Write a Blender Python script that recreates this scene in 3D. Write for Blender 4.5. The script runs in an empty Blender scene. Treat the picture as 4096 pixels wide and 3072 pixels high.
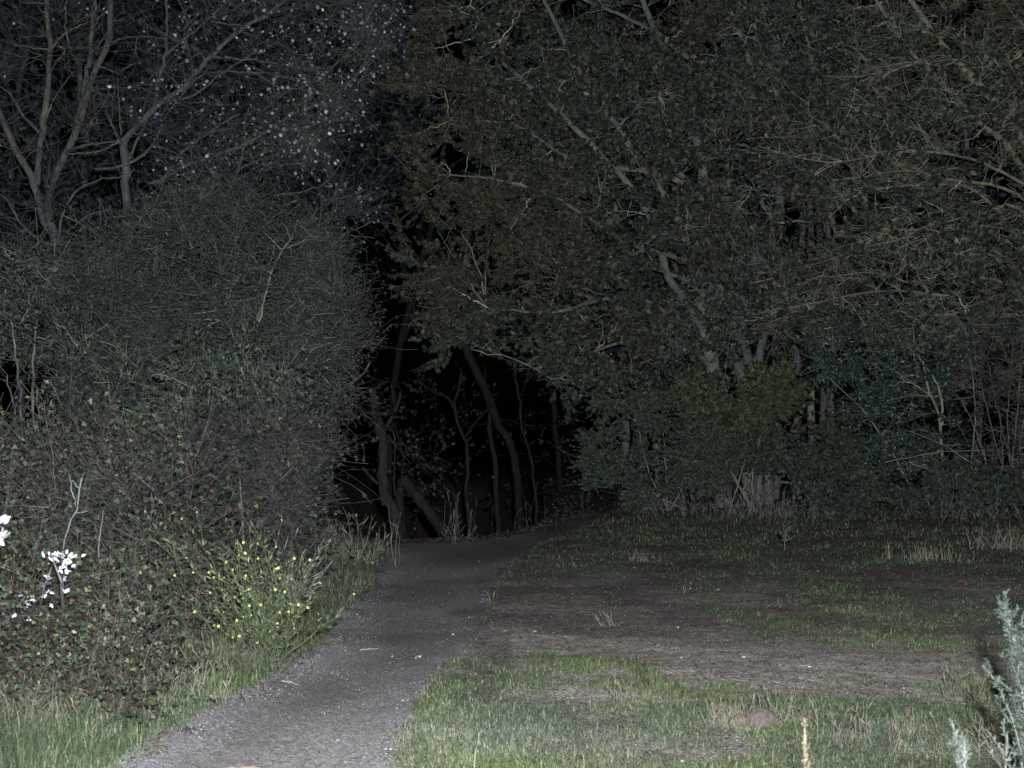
import bpy, math
import numpy as np
R = np.random.default_rng(11)
C = bpy.context.scene.collection
S = bpy.context.scene

# ---------------------------------------------------------------- camera
FX = 5690.0                       # focal length in pixels of the 4096 wide frame (50 mm lens)
CAM = np.array([0.0, 0.0, 1.68])
PITCH = math.atan(264 / FX)
FW = np.array([0, math.cos(PITCH), math.sin(PITCH)])
UPV = np.array([0, -math.sin(PITCH), math.cos(PITCH)])
cd = bpy.data.cameras.new("camera")
cam = bpy.data.objects.new("camera", cd); C.objects.link(cam)
cam.location = CAM
cam.rotation_euler = (math.pi / 2 + PITCH, 0, 0)
cd.sensor_width = 36; cd.lens = FX / 4096 * 36
cd.clip_start = 0.1; cd.clip_end = 1500
cd.dof.use_dof = True; cd.dof.focus_distance = 24.0; cd.dof.aperture_fstop = 7.0
S.camera = cam

# ---------------------------------------------------------------- night sky
w = bpy.data.worlds.new("World"); S.world = w; w.use_nodes = True
nt = w.node_tree; nt.nodes.clear()
sk = nt.nodes.new("ShaderNodeTexSky"); sk.sky_type = 'NISHITA'; sk.sun_disc = False
sk.sun_elevation = math.radians(2); sk.sun_rotation = math.radians(200)
bg = nt.nodes.new("ShaderNodeBackground"); bg.inputs[1].default_value = 0.00035
hs = nt.nodes.new("ShaderNodeMix"); hs.data_type = 'RGBA'; hs.blend_type = 'MULTIPLY'; hs.inputs[0].default_value = 1.0
hs.inputs[7].default_value = (0.55, 0.75, 1.25, 1)
wo = nt.nodes.new("ShaderNodeOutputWorld")
nt.links.new(sk.outputs[0], hs.inputs[6]); nt.links.new(hs.outputs[2], bg.inputs[0]); nt.links.new(bg.outputs[0], wo.inputs[0])

# ---------------------------------------------------------------- the photographer's flash (the lamp that lit the place)
FLASH_W = 19500.0; FALL_QUAD = 0.30; FALL_LIN = 0.0315      # falls off a little more gently than a bare point
ld = bpy.data.lights.new("flash", 'SPOT'); ld.energy = FLASH_W
ld.spot_size = math.radians(75); ld.spot_blend = 0.7; ld.shadow_soft_size = 0.07
ld.color = (0.90, 0.97, 1.04)
fl = bpy.data.objects.new("flash", ld); C.objects.link(fl)
fl.location = (0.12, -0.15, 2.0)
fl.rotation_euler = (math.radians(90.5), 0, 0)
ld.use_nodes = True; lt_ = ld.node_tree; em = lt_.nodes["Emission"]; lf = lt_.nodes.new("ShaderNodeLightFalloff"); lf.inputs[0].default_value = 1.0
ma = lt_.nodes.new("ShaderNodeMath"); ma.operation = 'MULTIPLY_ADD'; ma.inputs[1].default_value = FALL_LIN; mb = lt_.nodes.new("ShaderNodeMath"); mb.operation = 'MULTIPLY'; mb.inputs[1].default_value = FALL_QUAD
lt_.links.new(lf.outputs["Quadratic"], mb.inputs[0]); lt_.links.new(lf.outputs["Linear"], ma.inputs[0]); lt_.links.new(mb.outputs[0], ma.inputs[2]); lt_.links.new(ma.outputs[0], em.inputs["Strength"])
S.view_settings.view_transform = 'Standard'; S.view_settings.look = 'None'
S.view_settings.exposure = 0.0; S.view_settings.gamma = 1.0
S.cycles.max_bounces = 4; S.cycles.diffuse_bounces = 2; S.cycles.glossy_bounces = 1
S.cycles.transmission_bounces = 2; S.cycles.transparent_max_bounces = 4

# ---------------------------------------------------------------- projection helpers
def P(px, py, Y):
    px = np.asarray(px, float); py = np.asarray(py, float); Y = np.asarray(Y, float)
    a = (px - 2048) / FX; b = (1536 - py) / FX
    dx = a + 0 * b; dy = FW[1] + b * UPV[1]; dz = FW[2] + b * UPV[2]
    t = Y / dy
    return np.stack([dx * t + CAM[0], dy * t + CAM[1], dz * t + CAM[2]], -1)
def G(px, py):
    px = np.asarray(px, float); py = np.asarray(py, float)
    a = (px - 2048) / FX; b = (1536 - py) / FX
    dy = FW[1] + b * UPV[1]; dz = FW[2] + b * UPV[2]
    t = -CAM[2] / np.minimum(dz, -1e-3)
    return np.stack([a * t, dy * t], -1)
def proj(p):
    d = p - CAM
    z = d @ FW; z = np.where(z < 0.05, 0.05, z)
    return 2048 + d[..., 0] / z * FX, 1536 - (d @ UPV) / z * FX

# ---------------------------------------------------------------- noise
def hsh(ix, iy, iz, s):
    n = (ix * 374761393 + iy * 668265263 + iz * 2147483647 + s * 1274126177) & 0xffffffff
    n = ((n ^ (n >> 13)) * 1274126177) & 0xffffffff
    n = (n ^ (n >> 16))
    return (n & 0xffff) / 65535.0
def noise(x, y, z=0.0, s=0):
    x = np.asarray(x, float); y = np.asarray(y, float); z = np.asarray(z, float) + 0 * x
    ix = np.floor(x).astype(np.int64); iy = np.floor(y).astype(np.int64); iz = np.floor(z).astype(np.int64)
    fx = x - ix; fy = y - iy; fz = z - iz
    fx = fx * fx * (3 - 2 * fx); fy = fy * fy * (3 - 2 * fy); fz = fz * fz * (3 - 2 * fz)
    r = 0
    for a in (0, 1):
        for b in (0, 1):
            for c in (0, 1):
                r = r + hsh(ix + a, iy + b, iz + c, s) * (fx if a else 1 - fx) * (fy if b else 1 - fy) * (fz if c else 1 - fz)
    return r
def fbm(x, y, z=0.0, s=0, o=4):
    r = 0; a = 0.5; t = 0
    for k in range(o):
        r = r + a * noise(x * 2 ** k, y * 2 ** k, np.asarray(z) * 2 ** k, s + k * 7); t += a; a *= 0.5
    return r / t
def sst(a, b, x):
    t = np.clip((x - a) / (b - a), 0, 1); return t * t * (3 - 2 * t)
def norm(v):
    return v / np.maximum(np.linalg.norm(v, axis=-1, keepdims=True), 1e-9)
def rdir(n):
    return norm(R.normal(size=(n, 3)))

# ---------------------------------------------------------------- terrain
LE = np.array([(300, 3200), (470, 3072), (560, 2985), (800, 2850), (1080, 2700), (1270, 2560), (1400, 2420), (1500, 2300), (1540, 2210), (1545, 2165)], float)
RE = np.array([(1600, 3200), (1620, 3072), (1670, 2900), (1770, 2720), (1880, 2600), (1940, 2500), (1985, 2380), (2015, 2300), (2085, 2235), (2200, 2165), (2340, 2105), (2500, 2035)], float)
lg = G(LE[:, 0], LE[:, 1]); rg = G(RE[:, 0], RE[:, 1])
lY, lX = lg[:, 1], lg[:, 0]; rY, rX = rg[:, 1], rg[:, 0]
def path_edges(Y): return np.interp(Y, lY, lX), np.interp(Y, rY, rX)
crx = np.array([-60, -2.4, -0.9, -0.24, 0.85, 2.7, 4.5, 8, 60]); cry = np.array([26.4, 26.4, 26.9, 28.3, 32, 42, 48, 50, 50])
def H(x, y):
    x = np.asarray(x, float); y = np.asarray(y, float)
    z = .018 * (fbm(x * 7, y * 5, 0, 13, 3) - .5) + 0.10 * (fbm(x * 0.45, y * 0.45, 0, 3, 3) - 0.5) + 0.035 * (fbm(x * 2.2, y * 2.2, 0, 5, 3) - 0.5)
    l, r = path_edges(y)
    d = np.minimum(x - l, r - x)
    z = z * (1 - 0.75 * sst(-0.1, 0.35, d)) - 0.03 * sst(0, 0.5, d)
    z = z + 0.22 * sst(0.2, 2.5, l - x)
    c = np.interp(x, crx, cry)
    k = sst(1.6, -0.4, x)
    s = np.maximum(y - c, 0)
    z = z - k * (np.minimum(s * s * 0.05, s * 0.25)) * sst(60, 40, s)
    z = z + (1 - k) * 0.012 * np.maximum(y - 42, 0) + (1 - k) * np.minimum(.05 * s, .55) * sst(4.2, 2.6, x)
    z = z + 0.17 * np.exp(-(((x - 1.56) / 0.24) ** 2 + ((y - 8.95) / 0.25) ** 2)) * 0
    return z
def Gp(px, py):
    g = G(px, py); return np.stack([g[..., 0], g[..., 1], H(g[..., 0], g[..., 1])], -1)

# ---------------------------------------------------------------- mesh building
def build(name, V, F, mat, parent=None, col=None, smooth=False):
    V = np.ascontiguousarray(V, dtype=np.float32).reshape(-1, 3)
    F = np.asarray(F, dtype=np.int32)
    k = F.shape[1]
    me = bpy.data.meshes.new(name)
    me.vertices.add(len(V)); me.vertices.foreach_set("co", V.ravel())
    me.loops.add(F.size); me.loops.foreach_set("vertex_index", F.ravel())
    me.polygons.add(len(F)); me.polygons.foreach_set("loop_start", np.arange(0, F.size, k, dtype=np.int32))
    me.polygons.foreach_set("loop_total", np.full(len(F), k, dtype=np.int32))
    if smooth: me.polygons.foreach_set("use_smooth", np.ones(len(F), dtype=bool))
    if col is not None:
        col = np.asarray(col, dtype=np.float32)
        if col.shape[-1] == 3: col = np.concatenate([col, np.ones(col.shape[:-1] + (1,), np.float32)], -1)
        at = me.color_attributes.new("Col", 'FLOAT_COLOR', 'POINT')
        at.data.foreach_set("color", np.ascontiguousarray(col.reshape(-1, 4), dtype=np.float32).ravel())
    me.update(calc_edges=True)
    me.materials.append(mat)
    o = bpy.data.objects.new(name, me); C.objects.link(o)
    if parent is not None:
        o.parent = parent
        o.matrix_parent_inverse = parent.matrix_basis.inverted()
    return o
def thing(name, label, cat, loc, group=None):
    o = bpy.data.objects.new(name, None); C.objects.link(o)
    o.location = [float(v) for v in loc]; o.empty_display_size = 0.2
    return tag(o, label, cat, group)
def tag(o, label, cat, group=None, kind=None):
    if label: o["label"] = label
    if cat: o["category"] = cat
    if group: o["group"] = group
    if kind: o["kind"] = kind
    return o

# tubes: pts (N,K,3) rad (N,K)
def tubes(pts, rad, sides=3):
    N, K, _ = pts.shape
    T = np.gradient(pts, axis=1); T = norm(T)
    ref = np.where(np.abs(T[..., 2:3]) > 0.9, np.array([1.0, 0, 0]), np.array([0, 0, 1.0]))
    A = norm(np.cross(T, ref)); B = np.cross(T, A)
    ph = np.arange(sides) / sides * 2 * math.pi
    ring = A[:, :, None, :] * np.cos(ph)[None, None, :, None] + B[:, :, None, :] * np.sin(ph)[None, None, :, None]
    V = pts[:, :, None, :] + ring * rad[:, :, None, None]
    idx = np.arange(N * K * sides).reshape(N, K, sides)
    a = idx[:, :-1, :]; b = np.roll(a, -1, axis=2); c = idx[:, 1:, :]; d = np.roll(c, -1, axis=2)
    F = np.stack([a, b, d, c], -1).reshape(-1, 4)
    return V.reshape(-1, 3), F
class Bag:
    def __init__(s): s.V = []; s.F = []; s.c = []; s.n = 0
    def add(s, V, F, col):
        V = V.reshape(-1, 3); col = np.broadcast_to(np.asarray(col, float), (len(V), 3)) if np.ndim(col) == 1 else np.asarray(col).reshape(-1, 3)
        s.V.append(V); s.F.append(np.asarray(F) + s.n); s.c.append(col); s.n += len(V)
    def build(s, name, mat, parent=None, smooth=False):
        if not s.V: return None
        return build(name, np.concatenate(s.V), np.concatenate(s.F), mat, parent, np.concatenate(s.c), smooth)

def tubecol(pts, rad, sides, base, lichen, amt, seed=0):
    p = pts.reshape(-1, 3)
    n = .45 * noise(p[:, 0] * 1.3, p[:, 1] * 1.3, p[:, 2] * 1.3, 40 + seed) + .55 * noise(p[:, 0] * 7, p[:, 1] * 7, p[:, 2] * 7, 60 + seed)
    k = sst(0.66 - amt * 0.38, 0.86 - amt * 0.38, n)[:, None] * .85
    c = np.asarray(base) * (1 - k) + np.asarray(lichen) * k
    c = c * (0.8 + 0.4 * noise(p[:, 0] * 9, p[:, 1] * 9, p[:, 2] * 9, 3)[:, None])
    if pts.ndim == 3: c = c * np.repeat(np.exp(R.normal(size=(len(pts), 1)) * .42 + .05), pts.shape[1], 0)
    return np.repeat(c, sides, axis=0)

def resample(pl, K):
    pl = np.asarray(pl, float)
    if len(pl) == 2: pl = np.stack([pl[0], (pl[0] + pl[1]) / 2, pl[1]])
    q = np.concatenate([[2 * pl[0] - pl[1]], pl, [2 * pl[-1] - pl[-2]]])
    seg = np.linalg.norm(np.diff(pl, axis=0), axis=1); s = np.concatenate([[0], np.cumsum(seg)]); t = np.linspace(0, s[-1], K)
    i = np.clip(np.searchsorted(s, t, side='right') - 1, 0, len(pl) - 2)
    u = ((t - s[i]) / seg[i])[:, None]
    a, b, c, d = q[i], q[i + 1], q[i + 2], q[i + 3]
    return 0.5 * ((2 * b) + (-a + c) * u + (2 * a - 5 * b + 4 * c - d) * u * u + (-a + 3 * b - 3 * c + d) * u ** 3)

def curve(Sx, E, K, sag, wob):
    n = len(Sx); L = np.linalg.norm(E - Sx, axis=1)
    t = np.linspace(0, 1, K)[None, :, None]
    M = (Sx + E) / 2 + np.stack([R.normal(size=n) * 0.1, R.normal(size=n) * 0.1, R.normal(size=n) * 0.06 + sag], -1) * L[:, None]
    p = (1 - t) ** 2 * Sx[:, None] + 2 * t * (1 - t) * M[:, None] + t * t * E[:, None]
    wv = R.normal(size=(n, K, 3)) * wob * L[:, None, None] * np.sin(np.pi * np.linspace(0, 1, K))[None, :, None]
    return p + wv

def twigs(par, prad, m, tlo, thi, Lmin, Lmax, spread, flat, bias, K=4, rr=0.6, rmin=0.004, wob=0.10, rmax=.03):
    """m children per parent polyline"""
    N, Kp, _ = par.shape
    t = R.uniform(tlo, thi, (N, m)) * (Kp - 1)
    i = np.clip(t.astype(int), 0, Kp - 2); f = (t - i)[..., None]
    r = np.arange(N)[:, None]
    p0 = par[r, i] * (1 - f) + par[r, i + 1] * f
    T = norm(par[r, i + 1] - par[r, i])
    r0 = np.minimum(prad[r, i] * rr, rmax)
    d = norm(T + R.normal(size=T.shape) * spread * np.asarray(flat) + np.asarray(bias))
    L = R.uniform(Lmin, Lmax, (N, m))
    p0 = p0.reshape(-1, 3); d = d.reshape(-1, 3); L = L.reshape(-1); r0 = np.maximum(r0.reshape(-1), rmin)
    steps = np.cumsum(np.concatenate([np.zeros((len(p0), 1, 3)), np.repeat(d[:, None], K - 1, 1) + np.cumsum(R.normal(size=(len(p0), K - 1, 3)) * wob * 1.6, axis=1)], 1), 1) / (K - 1)
    pts = p0[:, None] + steps * L[:, None, None]
    rad = r0[:, None] * np.linspace(1, 0.35, K)[None]
    return pts, np.maximum(rad, rmin * 0.6)

# leaf templates: x along the leaf, y across, z cup
def tpl(kind):
    if kind == 'maple':
        h = [(0.10, .36), (.28, .20), (.60, .52), (.60, .17), (.82, .20)]
        o = [(0, 0)] + [(a, -b) for a, b in h] + [(1.05, 0)] + [(a, b) for a, b in h[::-1]]
        V = np.array([(.42, 0, 0.0)] + [(a, b, 0.28 * abs(b) - 0.12 * a * a) for a, b in o])
        n = len(o); F = np.array([(0, 1 + i, 1 + (i + 1) % n) for i in range(n)])
    elif kind == 'oval':
        h = [(.22, .20), (.55, .26), (.85, .12)]
        V = np.array([(0, 0, 0), (.5, 0, -.03), (1, 0, -.08)] + [(a, b, .12 * b) for a, b in h] + [(a, -b, .12 * b) for a, b in h])
        F = np.array([(0, 1, 3), (3, 1, 4), (1, 2, 5), (1, 5, 4), (0, 6, 1), (6, 7, 1), (1, 8, 2), (1, 7, 8)])
    elif kind == 'round':
        a = np.linspace(0, 2 * np.pi, 7, endpoint=False) + .3
        V = np.concatenate([[(.5, 0, .03)], np.stack([.5 - .5 * np.cos(a), .46 * np.sin(a), 0 * a], -1)])
        F = np.array([(0, 1 + i, 1 + (i + 1) % 7) for i in range(7)])
    elif kind == 'small':
        V = np.array([(0, 0, 0), (.5, .3, .06), (1, 0, 0), (.5, -.3, .06)]); F = np.array([(0, 1, 2), (0, 2, 3)])
    elif kind == 'three':     # three leaflets (bramble)
        V = []; F = []
        for ang, ox in ((0, .45), (1.15, .35), (-1.15, .35)):
            c, s = math.cos(ang), math.sin(ang); b = len(V)
            for a, q, z in ((0, 0, 0), (.28, .24, .05), (.62, 0, -.05), (.28, -.24, .05)):
                V.append((ox + a * c - q * s, a * s + q * c, z))
            F += [(b, b + 1, b + 2), (b, b + 2, b + 3)]
        V = np.array(V); F = np.array(F)
    return V, F
def leaves(pos, d, nrm, size, kind, col, width=1.0):
    V, F = tpl(kind); N = len(pos)
    d = norm(d); y = norm(np.cross(nrm, d)); n = np.cross(d, y)
    M = np.stack([d, y * width, n], 1)                       # N,3,3
    W = np.einsum('vk,nkj->nvj', V, M) * size[:, None, None] + pos[:, None]
    FF = (F[None] + (np.arange(N) * len(V))[:, None, None]).reshape(-1, 3)
    cc = np.repeat(col[:, None], len(V), 1)
    if kind == 'maple': cc = cc * (np.array([0.9] + [1.0 if i % 2 == 0 else 1.12 for i in range(12)])[None, :, None])
    return W.reshape(-1, 3), FF, cc.reshape(-1, 3)
def pick(pal, n, p=None, j=0.25):
    pal = np.asarray(pal, float); i = R.choice(len(pal), n, p=p)
    return np.clip(pal[i] * (1 + R.normal(size=(n, 1)) * j), 0.003, 0.95)
def ontwig(tw, m, lo=0.15):
    N, K, _ = tw.shape
    t = R.uniform(lo, 1.0, (N, m)) * (K - 1); i = np.clip(t.astype(int), 0, K - 2); f = (t - i)[..., None]; r = np.arange(N)[:, None]
    p = tw[r, i] * (1 - f) + tw[r, i + 1] * f; T = norm(tw[r, i + 1] - tw[r, i])
    return p.reshape(-1, 3), T.reshape(-1, 3)
def inpoly(px, py, poly):
    poly = np.asarray(poly, float); x, y = poly[:, 0], poly[:, 1]; n = len(poly); r = np.zeros(np.shape(px), bool); j = n - 1
    for i in range(n):
        c = ((y[i] > py) != (y[j] > py)) & (px < (x[j] - x[i]) * (py - y[i]) / (y[j] - y[i] + 1e-12) + x[i]); r ^= c; j = i
    return r
def inside_targets(poly, Y0, Y1, n, edge=90):
    poly = np.asarray(poly, float); lo = poly.min(0); hi = poly.max(0); out = []
    while sum(len(o) for o in out) < n:
        q = R.uniform(lo, hi, (n * 2, 2))
        q2 = q + (fbm(q[:, 0] / 160, q[:, 1] / 160, 0, 9, 3)[:, None] - 0.5) * edge * 3
        q = q[inpoly(q2[:, 0], q2[:, 1], poly)]; w3 = P(q[:, 0], q[:, 1], R.uniform(Y0, Y1, len(q)))
        c3 = fbm(w3[:, 0] * 26 / Y0, w3[:, 1] * 26 / Y0, w3[:, 2] * 34 / Y0, 17, 2); w3 = w3[R.uniform(size=len(w3)) < sst(.36, .56, c3) + .12]
        out.append(w3)
    return np.concatenate(out)[:n]

# ---------------------------------------------------------------- materials
def mat_leaf(name, rough=0.5, trans=0.18, spec=0.35):
    m = bpy.data.materials.new(name); m.use_nodes = True; t = m.node_tree; t.nodes.clear()
    o = t.nodes.new("ShaderNodeOutputMaterial"); a = t.nodes.new("ShaderNodeVertexColor"); a.layer_name = "Col"
    tc = t.nodes.new("ShaderNodeTexCoord"); n = t.nodes.new("ShaderNodeTexNoise"); n.inputs["Scale"].default_value = 38; n.inputs["Detail"].default_value = 3
    mr = t.nodes.new("ShaderNodeMapRange"); mr.inputs[1].default_value = .3; mr.inputs[2].default_value = .7; mr.inputs[3].default_value = .7; mr.inputs[4].default_value = 1.3
    mx = t.nodes.new("ShaderNodeMix"); mx.data_type = 'RGBA'; mx.blend_type = 'MULTIPLY'; mx.inputs[0].default_value = 1
    b = t.nodes.new("ShaderNodeBsdfPrincipled"); b.inputs["Roughness"].default_value = rough
    b.inputs["Specular IOR Level"].default_value = spec
    L = t.links.new
    L(tc.outputs["Object"], n.inputs["Vector"]); L(n.outputs["Fac"], mr.inputs[0]); L(a.outputs[0], mx.inputs[6]); L(mr.outputs[0], mx.inputs[7])
    L(mx.outputs[2], b.inputs["Base Color"])
    if trans > 0:
        tr = t.nodes.new("ShaderNodeBsdfTranslucent"); ms = t.nodes.new("ShaderNodeMixShader"); ms.inputs[0].default_value = trans
        L(mx.outputs[2], tr.inputs[0]); L(b.outputs[0], ms.inputs[1]); L(tr.outputs[0], ms.inputs[2]); L(ms.outputs[0], o.inputs[0])
    else: L(b.outputs[0], o.inputs[0])
    return m
def mat_bark(name, bump=0.6, scale=14):
    m = bpy.data.materials.new(name); m.use_nodes = True; t = m.node_tree; b = t.nodes["Principled BSDF"]; L = t.links.new
    a = t.nodes.new("ShaderNodeVertexColor"); a.layer_name = "Col"
    tc = t.nodes.new("ShaderNodeTexCoord"); mp = t.nodes.new("ShaderNodeMapping"); mp.inputs["Scale"].default_value = (1, 1, .28)
    n = t.nodes.new("ShaderNodeTexNoise"); n.inputs["Scale"].default_value = scale; n.inputs["Detail"].default_value = 6; n.inputs["Roughness"].default_value = .7
    mr = t.nodes.new("ShaderNodeMapRange"); mr.inputs[1].default_value = .32; mr.inputs[2].default_value = .68; mr.inputs[3].default_value = .5; mr.inputs[4].default_value = 1.45
    mx = t.nodes.new("ShaderNodeMix"); mx.data_type = 'RGBA'; mx.blend_type = 'MULTIPLY'; mx.inputs[0].default_value = 1
    bp = t.nodes.new("ShaderNodeBump"); bp.inputs["Strength"].default_value = bump; bp.inputs["Distance"].default_value = 0.02
    L(tc.outputs["Object"], mp.inputs[0]); L(mp.outputs[0], n.inputs["Vector"]); L(n.outputs["Fac"], mr.inputs[0]); L(a.outputs[0], mx.inputs[6]); L(mr.outputs[0], mx.inputs[7])
    L(mx.outputs[2], b.inputs["Base Color"]); L(n.outputs["Fac"], bp.inputs["Height"]); L(bp.outputs[0], b.inputs["Normal"]); b.inputs["Roughness"].default_value = .9
    b.inputs["Specular IOR Level"].default_value = 0.15
    return m
def mat_ground(name, s1, s2, bump):
    m = bpy.data.materials.new(name); m.use_nodes = True; t = m.node_tree; b = t.nodes["Principled BSDF"]; L = t.links.new
    a = t.nodes.new("ShaderNodeVertexColor"); a.layer_name = "Col"; tc = t.nodes.new("ShaderNodeTexCoord")
    n1 = t.nodes.new("ShaderNodeTexNoise"); n1.inputs["Scale"].default_value = s1; n1.inputs["Detail"].default_value = 8; n1.inputs["Roughness"].default_value = .72
    v = t.nodes.new("ShaderNodeTexVoronoi"); v.inputs["Scale"].default_value = s2
    mr = t.nodes.new("ShaderNodeMapRange"); mr.inputs[1].default_value = .3; mr.inputs[2].default_value = .7; mr.inputs[3].default_value = .42; mr.inputs[4].default_value = 1.6
    sp = t.nodes.new("ShaderNodeSeparateColor"); m2 = t.nodes.new("ShaderNodeMapRange"); m2.inputs[1].default_value = 0; m2.inputs[2].default_value = 1; m2.inputs[3].default_value = .6; m2.inputs[4].default_value = 1.5
    mu = t.nodes.new("ShaderNodeMath"); mu.operation = 'MULTIPLY'
    mx = t.nodes.new("ShaderNodeMix"); mx.data_type = 'RGBA'; mx.blend_type = 'MULTIPLY'; mx.inputs[0].default_value = 1
    ad = t.nodes.new("ShaderNodeMath"); ad.operation = 'SUBTRACT'
    bp = t.nodes.new("ShaderNodeBump"); bp.inputs["Strength"].default_value = 1.0; bp.inputs["Distance"].default_value = bump
    L(tc.outputs["Object"], n1.inputs["Vector"]); L(tc.outputs["Object"], v.inputs["Vector"]); L(n1.outputs["Fac"], mr.inputs[0]); L(v.outputs["Color"], sp.inputs[0]); L(sp.outputs[0], m2.inputs[0])
    L(mr.outputs[0], mu.inputs[0]); L(m2.outputs[0], mu.inputs[1]); L(a.outputs[0], mx.inputs[6]); L(mu.outputs[0], mx.inputs[7]); L(mx.outputs[2], b.inputs["Base Color"])
    L(n1.outputs["Fac"], ad.inputs[0]); L(v.outputs["Distance"], ad.inputs[1]); L(ad.outputs[0], bp.inputs["Height"]); L(bp.outputs[0], b.inputs["Normal"])
    b.inputs["Roughness"].default_value = .95; b.inputs["Specular IOR Level"].default_value = 0.1
    return m
M_leaf = mat_leaf("leaf", .55, .15, .3); M_gloss = mat_leaf("glossy_leaf", .34, .12, .5); M_pale = mat_leaf("pale_leaf", .7, .25, .2)
M_grass = mat_leaf("grass_blade", .5, .25, .3); M_straw = mat_leaf("dry_stem", .6, .1, .3)
M_petal = mat_leaf("petal", .6, .2, .2)
M_bark = mat_bark("bark"); M_stone = mat_bark("stone", .3, 60)
M_soil = mat_ground("soil", 9, 55, 0.02); M_path = mat_ground("gravel_path", 26, 95, 0.012)

# ---------------------------------------------------------------- ground & path
yr = np.concatenate([np.linspace(-60, 2.2, 14), 3 * np.exp(np.arange(0, 0.0056 * 520, 0.0056)), np.geomspace(56, 700, 26)])
ur = np.concatenate([-np.geomspace(24, .68, 18), np.arange(-.62, .62, .0056), np.geomspace(.68, 24, 18)])
YY, UU = np.meshgrid(yr, ur, indexing='ij'); XX = UU * np.maximum(YY, 3)
def cover(x, y, px, py):
    """0 bare .. 1 full grass; located on the ground"""
    l, r = path_edges(y)
    n = fbm(x * 1.1, y * .8, 0, 21, 4); n2 = fbm(x * 4, y * 3, 0, 31, 3)
    right = x > r
    g = np.full(np.shape(px), 0.95)
    # worn soil band crossing the meadow
    wob = (fbm(x * .55, y * .35, 0, 23, 4) - .5) * 190
    py = py + wob * right
    top = np.interp(px, [1900, 2300, 2700, 2900, 3300, 3600, 4100], [2285, 2270, 2330, 2520, 2560, 2590, 2620])
    bot = np.interp(px, [1780, 1900, 2150, 2350, 2700, 3100, 3600, 3950, 4200], [2590, 2640, 2600, 2650, 2730, 2800, 2870, 2910, 2930])
    band = sst(0, 40, py - top) * sst(0, 60, bot - py)
    g = g - right * band * 0.95
    mid = sst(2200, 2290, py) * sst(2600, 2520, py) * sst(2650, 3000, px)
    g = g - right * mid * 0.30 - right * .05 - right * sst(2270, 2330, py) * sst(2640, 2560, py) * sst(1.6, .2, x - r) * 1.0
    g = g - right * sst(2240, 2180, py) * sst(2120, 2180, py) * sst(3200, 3500, px) * 0.3
    tuft = right * sst(2440, 2380, py) * 0.10
    g = g + tuft + right * (n - .5) * 2.0 + (n2 - .5) * 1.5 - right * .18 * sst(2860, 2760, py)
    g = np.where(right, g, 1.1)
    inp = np.minimum(x - l, r - x)
    g = np.where(inp > 0, 1.0 - inp * 9 + (n2 - .5) * 1.4, g)
    c = np.interp(x, crx, cry)
    g = np.where((y > c - .3) & (x < 3.0), g - 1.2, g)
    return np.clip(g, 0, 1)
ZZ = H(XX, YY)
V = np.stack([XX, YY, ZZ], -1)
PX, PY = proj(V.reshape(-1, 3)); PX = PX.reshape(XX.shape); PY = PY.reshape(XX.shape)
cv = cover(XX, YY, PX, PY); cv = np.where(YY < 3, .9, cv)
nn = fbm(XX * 1.6, YY * 1.2, 0, 51, 4); n3 = fbm(XX * .5, YY * .35, 0, 61, 3)
soil = np.array([.20, .168, .152]); soil2 = np.array([.42, .36, .32]); grn = np.array([.105, .125, .075])
pale = sst(2520, 2580, PY) * sst(2860, 2760, PY) * (XX > 0)
kk = np.clip(sst(.35, .7, nn) * .45 + pale * .85, 0, 1)[..., None]
cg = soil * (1 - kk) + soil2 * kk
cg = cg * (1 - .55 * cv[..., None]) + grn * .55 * cv[..., None]
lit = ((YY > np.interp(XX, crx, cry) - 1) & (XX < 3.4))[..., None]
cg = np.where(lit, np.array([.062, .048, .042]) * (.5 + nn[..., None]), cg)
l_, r_ = path_edges(YY); inp = np.minimum(XX - l_, r_ - XX)
edge = sst(.55, .05, inp) * sst(.35, .6, fbm(XX * 2.5, YY * 1.4, 0, 71, 3))
pc = np.array([.295, .265, .255]); pc2 = np.array([.37, .345, .36])
cp = pc * (1 - edge[..., None] * .6) + pc2 * edge[..., None] * .6
cp = cp * (.45 + 1.1 * fbm(XX * 1.2, YY * .5, 0, 81, 5)[..., None]); muddy = sst(.55, .68, n3)[..., None]
cp = cp * (1 - .3 * muddy)
ni, nj = XX.shape; idx = np.arange(ni * nj).reshape(ni, nj)
F = np.stack([idx[:-1, :-1], idx[:-1, 1:], idx[1:, 1:], idx[1:, :-1]], -1).reshape(-1, 4)
jit = (fbm(XX * 3, YY * 3, 0, 91, 3) - .5) * .5
onp = ((inp + jit) > 0) & (YY > 2.5) & (YY < np.interp(XX, crx, cry) + 1.5) & (YY < 40)
fp = (onp[:-1, :-1] & onp[1:, 1:]).ravel()
def sub(Fs, cols):
    u, inv = np.unique(Fs.ravel(), return_inverse=True)
    return V.reshape(-1, 3)[u], inv.reshape(-1, 4), cols.reshape(-1, 3)[u]
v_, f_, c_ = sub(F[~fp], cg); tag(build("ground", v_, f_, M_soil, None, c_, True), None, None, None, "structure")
v_, f_, c_ = sub(F[fp], cp); tag(build("path", v_, f_, M_path, None, c_, True), None, None, None, "structure")

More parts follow.
